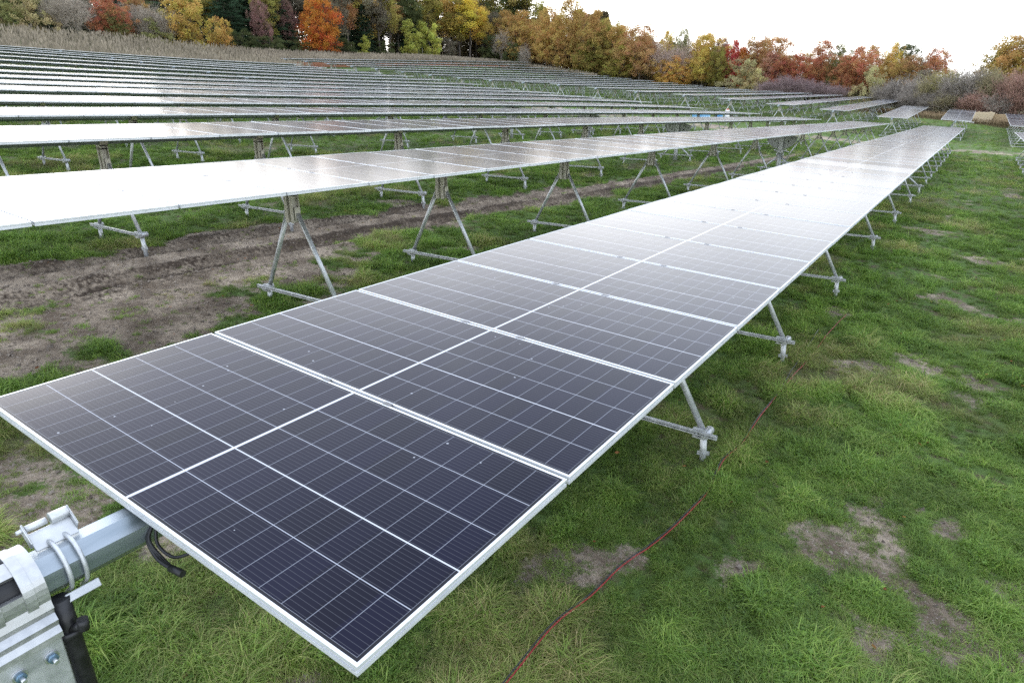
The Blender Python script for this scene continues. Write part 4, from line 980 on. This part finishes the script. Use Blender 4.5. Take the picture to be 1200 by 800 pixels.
# pale reeds on the bank above the rows
def reeds(n, px, py, hh, rg, wid=.02):
    z = G(px, py); h = hh * rg.uniform(.7, 1.2, n); lean = rg.normal(size=(n, 2)) * .16 + np.array([.12, -.05])
    B = np.c_[px, py, z]; T = B + np.c_[lean * h[:, None], h]
    V1, F1 = ribbons(B, B * .25 + T * .75, wid, wid * .7, rg)
    d = T - B; d /= np.linalg.norm(d, axis=1)[:, None]; a = np.cross(d, rg.normal(size=d.shape)); a /= np.linalg.norm(a, axis=1)[:, None]
    p0 = B * .30 + T * .70; w = (.055 * rg.uniform(.6, 1.5, n))[:, None]
    q = np.stack([p0, p0 * .5 + T * .5 + a * w, T + a * w * .3, p0 * .5 + T * .5 - a * w], 1).reshape(-1, 3)
    V = np.concatenate([V1, q]); F = np.concatenate([F1, np.arange(n * 4).reshape(-1, 4) + len(V1)])
    cl = np.clip(fbm(px, py, 3.0, 3, 31) * 1.3 - .15, 0, 1)
    ti = np.r_[np.repeat(np.clip(cl * .3 + .10 + .1 * rg.random(n), 0, 1), 6), np.repeat(np.clip(cl * .6 + .35 * rg.random(n), 0, 1), 4)]
    return V, F, ti
n = 26000; py = rg.uniform(6, 128, n); lo = np.interp(py, [6, 60, 66, 128], [-71.5, -71.5, -86.5, -89.5]); px = lo + (-96.5 - lo) * rg.random(n)
px2 = rg.uniform(-95, -66, 5000); py2 = 128 + rg.normal(size=5000) * .8
keep = np.r_[np.ones(n, bool), rg.random(5000) < .6]
V, F, ti = reeds(int(keep.sum()), np.r_[px, px2][keep], np.r_[py, py2][keep], 1.55, rg)
rd = link('reeds', np_mesh('reeds', V, F, M_TWIG, attrs={'tint': ti, 'hue': np.full(len(V), .5)})); rd.color = (.33, .28, .21, 1)
tag(rd, 'pale beige reeds on the bank above the rows', 'reeds', kind='stuff')
n = 9000; px = rg.uniform(-13, 10, n); py = rg.uniform(94, 100, n) + np.interp(px, [-13, -4, 10], [10, 3, 0])
V, F, ti = reeds(n, px, py, .55, rg, .012)
dg = link('dry_grass', np_mesh('dry_grass', V, F, M_TWIG, attrs={'tint': ti, 'hue': np.full(len(V), .5)})); dg.color = (.27, .20, .12, 1)
tag(dg, 'tan dry grass in front of the twiggy thicket', 'dry grass', kind='stuff')

# ------------------------------------------------------------------ grass
def grass_material():
    m = bpy.data.materials.new('grass_blades'); m.use_nodes = True; t = m.node_tree; t.nodes.clear()
    at = N(t, 'ShaderNodeAttribute', attribute_name='tint'); gi = N(t, 'ShaderNodeAttribute', attribute_name='gdry', attribute_type='INSTANCER'); gt = N(t, 'ShaderNodeAttribute', attribute_name='gtone', attribute_type='INSTANCER')
    r = N(t, 'ShaderNodeValToRGB'); e = r.color_ramp.elements
    e[0].position = 0; e[0].color = (.088, .165, .028, 1); e[1].position = 1; e[1].color = (.56, .46, .26, 1)
    for p, c in ((.25, (.158, .275, .044)), (.44, (.245, .355, .068)), (.62, (.35, .38, .125)), (.78, (.40, .34, .155))):
        x = r.color_ramp.elements.new(p); x.color = (*c, 1)
    a = N(t, 'ShaderNodeMath', operation='MULTIPLY_ADD', ins={1: 0.42}); LK(t, at.outputs['Fac'], a.inputs[0])
    b = N(t, 'ShaderNodeMath', operation='MULTIPLY', ins={1: 0.62}); LK(t, gi.outputs['Fac'], b.inputs[0]); LK(t, b.outputs[0], a.inputs[2])
    LK(t, a.outputs[0], r.inputs[0])
    mr = N(t, 'ShaderNodeMapRange', ins={1: 0, 2: 1, 3: .6, 4: 1.4}); LK(t, gt.outputs['Fac'], mr.inputs[0])
    sc = N(t, 'ShaderNodeVectorMath', operation='SCALE'); LK(t, r.outputs[0], sc.inputs[0]); LK(t, mr.outputs[0], sc.inputs['Scale'])
    d = N(t, 'ShaderNodeBsdfDiffuse'); tr = N(t, 'ShaderNodeBsdfTranslucent'); gl = N(t, 'ShaderNodeBsdfGlossy', ins={'Roughness': .45}); gl.inputs[0].default_value = (.7, .75, .7, 1)
    LK(t, sc.outputs[0], d.inputs[0]); LK(t, sc.outputs[0], tr.inputs[0])
    mx = N(t, 'ShaderNodeMixShader', ins={0: .35}); LK(t, d.outputs[0], mx.inputs[1]); LK(t, tr.outputs[0], mx.inputs[2])
    m2 = N(t, 'ShaderNodeMixShader', ins={0: .035}); LK(t, mx.outputs[0], m2.inputs[1]); LK(t, gl.outputs[0], m2.inputs[2])
    o = N(t, 'ShaderNodeOutputMaterial'); LK(t, m2.outputs[0], o.inputs[0]); return m
M_GRASS = grass_material()
def clump(name, seed, nb, rad, l0, l1, wid, lean, drybias, leafy=0):
    rg = np.random.default_rng(seed); V = []; F = []; T = []; lean_dir = rg.uniform(0, 6.283)
    for i in range(nb):
        a = rg.uniform(0, 6.283); r = rad * math.sqrt(rg.random()); b = np.array([math.cos(a) * r, math.sin(a) * r, -.012])
        L = rg.uniform(l0, l1); w = wid * rg.uniform(.6, 1.2)
        da = a + rg.normal() * .9 if rg.random() < .55 else lean_dir + rg.normal() * .7
        d = np.array([math.cos(da), math.sin(da), 0]); s = np.array([-math.sin(da), math.cos(da), 0]); k = lean * rg.uniform(.4, 1.4)
        o = len(V); ts = (0, .4, .75, 1.0); tn = min(1, max(0, rg.random() * .8 + (drybias if rg.random() < .4 else 0)))
        for j, t in enumerate(ts):
            ang = k * (t ** 1.3); pz = L * math.sin(min(1.75, math.pi / 2 - ang * .75 + .15)) * t if ang < 2 else 0
            hz = L * t * min(1.0, .15 + ang * .62); zz = max(.004, L * t * max(.04, 1 - .62 * ang * (.5 + .5 * t)))
            p = b + d * hz + np.array([0, 0, zz]); ww = w * (1, .95, .7, .08)[j]
            V += [p - s * ww, p + s * ww]; T += [min(1, tn + (.22 * t if drybias else .08 * t))] * 2
        for j in range(3): F.append((o + 2 * j, o + 2 * j + 1, o + 2 * j + 3, o + 2 * j + 2))
    for i in range(leafy):
        a = rg.uniform(0, 6.283); r = rad * 1.1 * math.sqrt(rg.random()); c = np.array([math.cos(a) * r, math.sin(a) * r, rg.uniform(.02, .075)])
        n = rg.normal(size=3) * .35 + np.array([0, 0, 1]); n /= np.linalg.norm(n); u = np.cross(n, rg.normal(size=3)); u /= np.linalg.norm(u); v = np.cross(n, u); s = rg.uniform(.008, .017); o = len(V)
        V += [c - u * s, c - v * s * .8, c + u * s, c + v * s * .8]; T += [rg.random() * .55] * 4; F.append((o, o + 1, o + 2, o + 3))
    return np_mesh(name, np.array(V), np.array(F), M_GRASS, attrs={'tint': np.array(T)})
CL = [clump('c0', 1, 34, .085, .09, .21, .0036, 1.0, .1), clump('c1', 2, 30, .09, .10, .26, .0028, 1.35, .35), clump('c2', 3, 38, .09, .05, .12, .0036, .9, .05), clump('c3', 4, 18, .08, .04, .10, .0028, 1.0, .0, 46),
      clump('c4', 5, 30, .08, .12, .28, .0026, 1.7, .75), clump('c5', 6, 40, .10, .06, .16, .0032, 1.2, .15), clump('c6', 7, 16, .07, .05, .13, .0028, 1.3, .5)]
CLO = []
gc = bpy.data.collections.new('grass_clumps')
for i, me in enumerate(CL):
    o = bpy.data.objects.new('grass_clump_%d' % i, me); gc.objects.link(o)
def fov_points(n, d0, d1, rg):
    a = rg.uniform(-49, 52, n); d = np.sqrt(rg.uniform(d0 * d0, d1 * d1, n)); hd = math.atan2(fwd.y, fwd.x)
    an = hd - np.radians(a); return CAM.x + np.cos(an) * d, CAM.y + np.sin(an) * d
PX, PY, SC = [], [], []
for n, d0, d1, s in ((46000, .8, 6.5, 1.0), (46000, 6.5, 13, 1.15), (40000, 13, 26, 1.5), (30000, 26, 60, 2.0), (16000, 60, 105, 2.4)):
    x, y = fov_points(n, d0, d1, rg); PX.append(x); PY.append(y); SC.append(np.full(n, s))
PX = np.concatenate(PX); PY = np.concatenate(PY); SC = np.concatenate(SC)
s = soil(PX, PY); dr = dryness(PX, PY); lush = fbm(PX, PY, .55, 4, 41); hgt = fbm(PX, PY, .9, 3, 44)
ok = (rg.random(len(PX)) > np.clip(s * 1.1 - .05, 0, .95)) & ((rg.random(len(PX)) < .35 + 1.5 * np.clip((fbm(PX, PY, .34, 3, 57) - .32) * 3, 0, 1)) | (PY > 25)) & (PX > -74) & (PY < 128)
PX, PY, SC, s, dr, lush, hgt = (q[ok] for q in (PX, PY, SC, s, dr, lush, hgt))
n = len(PX); PZ = GR(PX, PY)
tuft = fbm(PX, PY, .34, 3, 57)
SC = SC * rg.uniform(.6, 1.2, n) * (0.26 + .32 * hgt + .62 * np.clip((tuft - .38) * 2.4, 0, 1)) * (1 - .45 * np.clip(s, 0, 1))
kind = np.select([s > .35, dr + .3 * rg.normal(size=n) > .62, lush > .58, lush > .47, lush > .40], [np.where(rg.random(n) < .5, 6, 2), np.where(rg.random(n) < .6, 4, 1), np.where(rg.random(n) < .6, 0, 5), np.where(rg.random(n) < .5, 3, 0), np.where(rg.random(n) < .5, 5, 1)], np.where(rg.random(n) < .6, 2, 5))
gdry = np.clip(.07 + .5 * dr * rg.uniform(.4, 1.2, n) + .20 * (fbm(PX, PY, 2.4, 3, 47) - .45) + .10 * rg.normal(size=n) + .25 * s, 0, 1)
gtone = np.clip(.45 + 1.1 * (fbm(PX, PY, .7, 3, 51) - .5) + 1.2 * (tuft - .48) + .2 * rg.normal(size=n), 0, 1)
me = bpy.data.meshes.new('grass'); me.vertices.add(n); me.vertices.foreach_set('co', np.c_[PX, PY, PZ].astype(np.float32).ravel())
rot = np.c_[rg.normal(size=(n, 2)) * .12, rg.uniform(0, 6.283, n)]
for an, ty, key, val in (('rot', 'FLOAT_VECTOR', 'vector', rot), ('scl', 'FLOAT', 'value', SC), ('gdry', 'FLOAT', 'value', gdry), ('gtone', 'FLOAT', 'value', gtone)):
    a = me.attributes.new(an, ty, 'POINT'); a.data.foreach_set(key, np.ascontiguousarray(val, np.float32).ravel())
a = me.attributes.new('kind', 'INT', 'POINT'); a.data.foreach_set('value', kind.astype(np.int32))
grass = link('grass', me); tag(grass, 'uneven green and straw-coloured grass over the field', 'grass', kind='stuff')
ng = bpy.data.node_groups.new('grass_clumps_on_points', 'GeometryNodeTree')
ng.interface.new_socket('Geometry', in_out='INPUT', socket_type='NodeSocketGeometry'); ng.interface.new_socket('Geometry', in_out='OUTPUT', socket_type='NodeSocketGeometry')
gi = N(ng, 'NodeGroupInput'); go = N(ng, 'NodeGroupOutput'); ci = N(ng, 'GeometryNodeCollectionInfo'); ci.inputs[0].default_value = gc; ci.inputs[1].default_value = True; ci.inputs[2].default_value = True
mp = N(ng, 'GeometryNodeMeshToPoints')
ip = N(ng, 'GeometryNodeInstanceOnPoints'); ip.inputs['Pick Instance'].default_value = True
def na(name, ty):
    q = N(ng, 'GeometryNodeInputNamedAttribute', data_type=ty); q.inputs[0].default_value = name
    return [o for o in q.outputs if o.enabled and o.name == 'Attribute'][0]
LK(ng, gi.outputs[0], mp.inputs[0]); LK(ng, mp.outputs[0], ip.inputs['Points']); LK(ng, ci.outputs[0], ip.inputs['Instance'])
LK(ng, na('kind', 'INT'), ip.inputs['Instance Index']); LK(ng, na('rot', 'FLOAT_VECTOR'), ip.inputs['Rotation']); LK(ng, na('scl', 'FLOAT'), ip.inputs['Scale'])
LK(ng, ip.outputs[0], go.inputs[0])
md = grass.modifiers.new('grass', 'NODES'); md.node_group = ng

# fallen leaves and straw on the grass
n = 420; x, y = fov_points(n, 1.5, 16, rg); k = rg.random(n) < .9; x, y = x[k], y[k]; n = len(x)
nn = rg.normal(size=(n, 3)) * .3 + np.array([0, 0, 1]); nn /= np.linalg.norm(nn, axis=1)[:, None]
v, f = quads(np.c_[x, y, GR(x, y) + rg.uniform(.03, .09, n)], nn, .022 * rg.uniform(.6, 1.2, n), .017, rg)
fl = link('fallen_leaves', np_mesh('fallen_leaves', v, f, M_LEAF, attrs={'tint': np.repeat(rg.random(n), 4), 'hue': np.repeat(rg.random(n), 4)})); fl.color = (.34, .17, .07, 1)
tag(fl, 'small brown and orange leaves fallen on the grass', 'leaves', kind='stuff')

# ------------------------------------------------------------------ small things
def ground_line(pts, lift, jx=0.0, seed=0):
    rg = np.random.default_rng(seed); out = []
    P = [np.array(p, float) for p in pts]
    for i in range(len(P) - 1):
        p0, p1, p2, p3 = P[max(i - 1, 0)], P[i], P[i + 1], P[min(i + 2, len(P) - 1)]
        for t in np.linspace(0, 1, 9)[:-1]:
            out.append(.5 * (2 * p1 + (p2 - p0) * t + (2 * p0 - 5 * p1 + 4 * p2 - p3) * t * t + (3 * p1 - p0 - 3 * p2 + p3) * t ** 3))
    out.append(P[-1]); out = np.array(out); out[:, 0] += jx + .006 * np.sin(np.arange(len(out)) * .25 + seed)
    z = GR(out[:, 0], out[:, 1]) + lift + .07 * (1 - sstep(1.9, 2.6, out[:, 1])) + .018 * np.sin(np.arange(len(out)) * .37 + seed)
    return [tuple(q) for q in np.c_[out, z]]
M_RED = noisy('red_cable_sheath', (.26, .010, .018), (.33, .018, .026), 12, (.35, .5)); M_BLK2 = noisy('black_cable_sheath', (.012, .013, .02), (.03, .03, .04), 12, (.35, .5))
CAB = [(.62, .6), (.66, 1.0), (.68, 1.57), (.68, 2.05), (.73, 2.5), (.8, 2.89), (.88, 3.35), (.93, 3.91), (.91, 4.35), (.89, 4.7), (.92, 5.2), (.93, 5.9), (.93, 6.6)]
mb = MB(); mb.tube(ground_line(CAB + [(.95, 7.3), (.97, 8.1), (.99, 9.2), (1.03, 10.4)], .062, .006, 1), .0045, 8); tag(link('power_cable', mb.mesh('power_cable', M_RED)), 'red electrical cable lying in the grass beside the nearest table', 'cable')
mb = MB(); mb.tube(ground_line(CAB + [(.90, 7.3), (.88, 8.1), (.86, 9.2)], .064, -.008, 1), .0045, 8); tag(link('power_cable', mb.mesh('power_cable', M_BLK2)), 'black electrical cable lying alongside the red one in the grass', 'cable')

# orange barrier fence below the forest
def mesh_net():
    m, t, b = mat('orange_barrier_net', (.55, .11, .025), .6); 
    geo = N(t, 'ShaderNodeNewGeometry'); s = N(t, 'ShaderNodeSeparateXYZ'); LK(t, geo.outputs['Position'], s.inputs[0])
    n = N(t, 'ShaderNodeTexNoise', ins={'Scale': 1.2, 'Detail': 2.0}); LK(t, geo.outputs['Position'], n.inputs['Vector'])
    mx = N(t, 'ShaderNodeMix', data_type='RGBA', ins={6: (.42, .12, .05, 1), 7: (.30, .13, .07, 1)}); LK(t, n.outputs[0], mx.inputs[0]); LK(t, mx.outputs[2], b.inputs['Base Color']); return m
M_NET = mesh_net()
fp = [(-86.2, 56), (-86.6, 75), (-87.0, 95), (-87.2, 115), (-87, 128.5), (-80, 131), (-70, 131.5)]
root = empty('barrier_fence', (-86.2, 56, g1(-86.2, 56))); tag(root, 'orange plastic barrier fence in front of the reeds below the forest', 'fence')
pts = []
for (ax, ay), (bx, by) in zip(fp, fp[1:]):
    L = math.hypot(bx - ax, by - ay); k = int(L / 2.5)
    for i in range(k): f = i / k; pts.append((ax + (bx - ax) * f, ay + (by - ay) * f))
pts.append(fp[-1]); mb = MB(); O = Vector(root.location)
rows_ = 4
for j in range(rows_):                                    # net: horizontal bands and a web of verticals
    z0 = .25 + j * .17
    for a, b in zip(pts, pts[1:]):
        sag = -.03
        A0 = Vector((*a, g1(*a))) - O; B0 = Vector((*b, g1(*b))) - O; o = len(mb.v)
        d = Vector((-(b[1] - a[1]), b[0] - a[0], 0)).normalized() * .008
        mb.v += [A0 + Vector((0, 0, z0)) - d, B0 + Vector((0, 0, z0)) - d, B0 + Vector((0, 0, z0 + .10)) - d, A0 + Vector((0, 0, z0 + .10)) - d, A0 + Vector((0, 0, z0)) + d, B0 + Vector((0, 0, z0)) + d, B0 + Vector((0, 0, z0 + .10)) + d, A0 + Vector((0, 0, z0 + .10)) + d]
        for q in ((0, 1, 2, 3), (7, 6, 5, 4), (3, 2, 6, 7), (4, 5, 1, 0)): mb.face([o + i for i in q], 0)
        if j < rows_ - 1:
            for u in (.0, .2, .4, .6, .8): p = A0 + (B0 - A0) * u; mb.box(p + Vector((0, 0, z0 + .135)), (.05, .05, .069), 0)
link('net', mb.mesh('net', M_NET), root)
mb = MB(); mb.tube([(0, 0, -.2), (0, 0, 1.45)], .03, 6); ME_FP = mb.mesh('post', M_GALV_DULL)
for p in pts[::2]: link('post', ME_FP, root, Vector((p[0] + .05, p[1], g1(*p))) - O)

# timber stacks in front of the thicket
M_WOOD = noisy('sawn_timber', (.52, .40, .25), (.66, .54, .37), 3.5, (.65, .8), stretch=(1, 8, 8), bump=.1); M_WOOD2 = noisy('weathered_timber', (.34, .23, .12), (.50, .37, .22), 3.5, (.7, .85), stretch=(1, 8, 8), bump=.1)
def timber(x, y, rz, w, d, h, lean, mm, label):
    t = empty('timber_stack', (x, y, g1(x, y)), rz); tag(t, label, 'timber'); rr = random.Random(int(x * 10))
    mb = MB()
    for i in (-1, 0, 1): mb.box((i * w * .36, 0, .06), (.1, d, .12), 0)
    link('bearer', mb.mesh('bearer', M_WOOD2), t)
    mb = MB(); nl = int(h / .1); nb = int(d / .14)
    for l in range(nl):
        for b_ in range(nb):
            mb.box((lean * l * .1 + rr.uniform(-.02, .02), -d / 2 + (b_ + .5) * d / nb, .17 + l * .1), (w + rr.uniform(-.05, .05), d / nb - .012, .088), 0)
    link('boards', mb.mesh('boards', mm), t)
    mb = MB()
    for i in (-.3, .3): mb.box((lean * nl * .1 + i * w, 0, .17 + nl * .1), (.09, d, .04), 0)
    link('batten', mb.mesh('batten', M_WOOD), t)
timber(1.75, 97.0, .12, 1.9, 1.1, 1.1, .22, M_WOOD, 'pale stack of sawn boards at the field end, left of two')
timber(3.75, 97.3, -.05, 1.7, 1.1, 1.0, -.1, M_WOOD2, 'browner stack of boards at the field end, right of two')
mb = MB(); mb.tube([(-1.0, 96.6, g1(-1, 96.6) + .12), (1.2, 96.2, g1(1.2, 96.2) + .12)], .11, 12); tag(link('white_pipe', mb.mesh('white_pipe', noisy('white_pvc', (.75, .75, .73), (.82, .82, .8), 6, (.35, .5)))), 'white plastic pipe lying on the grass beside the timber', 'pipe')

# leaning pale pole in the thicket
mb = MB(); px_, py_ = -9.9, 114.5; b0 = Vector((px_, py_, g1(px_, py_) - .3)); tp = b0 + Vector((.55, .8, 4.95)); mb.tube([b0, (b0 + tp) / 2, tp], [.13, .12, .10], 10)
tag(link('wooden_pole', mb.mesh('wooden_pole', noisy('bleached_wood', (.5, .47, .42), (.68, .65, .6), 6, (.7, .85), stretch=(3, 3, .4), bump=.1))), 'pale leaning wooden pole sticking out of the thicket', 'pole')

# materials on the dirt path between the blocks
M_BLUE = noisy('blue_tarpaulin', (.10, .34, .62), (.30, .55, .78), 1.6, (.3, .5), bump=.3); M_WRAP = noisy('white_wrap', (.62, .66, .7), (.78, .8, .82), 3, (.3, .5), bump=.3)
def pallet_load(x, y, w, d, h, mm, label):
    t = empty('pallet_load', (x, y, g1(x, y)), .55); tag(t, label, 'pallet load'); mb = MB()
    for i in (-1, 0, 1): mb.box((0, i * d * .42, .05), (w, .1, .08), 0)
    for i in range(6): mb.box((-w / 2 + (i + .5) * w / 6, 0, .102), (w / 6 - .03, d, .022), 0)
    link('pallet', mb.mesh('pallet', M_WOOD2), t)
    mb = MB(); rr = random.Random(3); nseg = 7
    for i in range(nseg): mb.box((-w / 2 + (i + .5) * w / nseg, rr.uniform(-.02, .02), .118 + h / 2 + rr.uniform(-.02, .02)), (w / nseg - .004, d * rr.uniform(.92, 1), h * rr.uniform(.92, 1.0)), 0, bevel=.035)
    link('wrapped_goods', mb.mesh('wrapped_goods', mm), t)
pallet_load(-20.0, 62.9, 1.5, 1.0, .62, M_BLUE, 'light blue wrapped load on a pallet on the dirt path, the longer one')
pallet_load(-18.5, 63.5, .62, .6, .55, M_BLUE, 'small deep blue load on the dirt path between long load and drum')
t = empty('traffic_drum', (-17.85, 63.9, g1(-17.85, 63.9))); tag(t, 'orange and white traffic drum standing on the dirt path', 'traffic drum')
M_DRUM = noisy('drum_orange', (.75, .09, .02), (.8, .13, .03), 5, (.35, .5)); M_DRW = noisy('drum_white', (.75, .75, .75), (.82, .82, .82), 5, (.35, .5))
mb = MB(); prof = [(0, .30), (.06, .30), (.06, .24), (.30, .235), (.30, .225), (.55, .222), (.55, .212), (.8, .208), (.8, .198), (1.0, .19), (1.02, .15)]
for (z0, r0), (z1, r1) in zip(prof, prof[1:]):
    if z1 > z0: mb.tube([(0, 0, z0), (0, 0, z1)], [r0, r1], 18, 1 if .3 <= z0 < .55 or .8 <= z0 < 1.0 else 0)
mb.tube([(-.08, 0, 1.02), (-.06, 0, 1.09), (.06, 0, 1.09), (.08, 0, 1.02)], .018, 8, 0); link('drum', mb.mesh('drum', [M_DRUM, M_DRW]), t)
mb = MB(); mb.tube([(0, 0, .0), (0, 0, .055)], [.36, .33], 18); link('rubber_base', mb.mesh('rubber_base', M_BLACK), t)

# loose clods and pebbles on the bare soil
rg = np.random.default_rng(77); n = 90000
x = np.concatenate([rg.uniform(-9.6, -4, 60000), rg.uniform(-4, 4, 30000)]); y = np.concatenate([rg.uniform(.5, 30, 60000) ** 1.0, rg.uniform(0, 14, 30000)])
sv = soil(x, y); k = rg.random(n) < (sv - .25) * .9; x, y = x[k], y[k]; n = len(x)
sz = .006 + .016 * rg.random(n) ** 3 + .012 * (rg.random(n) < .06)
base = np.array([(1, 0, 0), (-.5, .87, 0), (-.5, -.87, 0), (.35, .55, .75), (-.7, 0, .7), (.3, -.6, .8), (0, 0, 1.15)]) * np.array([1, 1, .75])
tri = np.array([(0, 3, 5), (0, 1, 3), (1, 4, 3), (1, 2, 4), (2, 5, 4), (2, 0, 5), (3, 6, 5), (3, 4, 6), (4, 5, 6)])
an = rg.uniform(0, 6.283, n); c, s_ = np.cos(an), np.sin(an)
P = base[None] * (1 + .35 * rg.normal(size=(n, 7, 1))) ; P = np.stack([P[..., 0] * c[:, None] - P[..., 1] * s_[:, None], P[..., 0] * s_[:, None] + P[..., 1] * c[:, None], P[..., 2]], -1) * sz[:, None, None]
P += np.c_[x, y, GR(x, y) - .002][:, None, :]
M_CLOD = noisy('soil_clods_earth', (.09, .07, .054), (.30, .255, .21), 3.0, (.85, .95), coord='Object')
cl = link('soil_clods', np_mesh('soil_clods', P.reshape(-1, 3), (tri[None] + (np.arange(n) * 7)[:, None, None]).reshape(-1, 3), M_CLOD)); tag(cl, 'loose clods and pebbles on the bare soil', 'clods', kind='stuff')
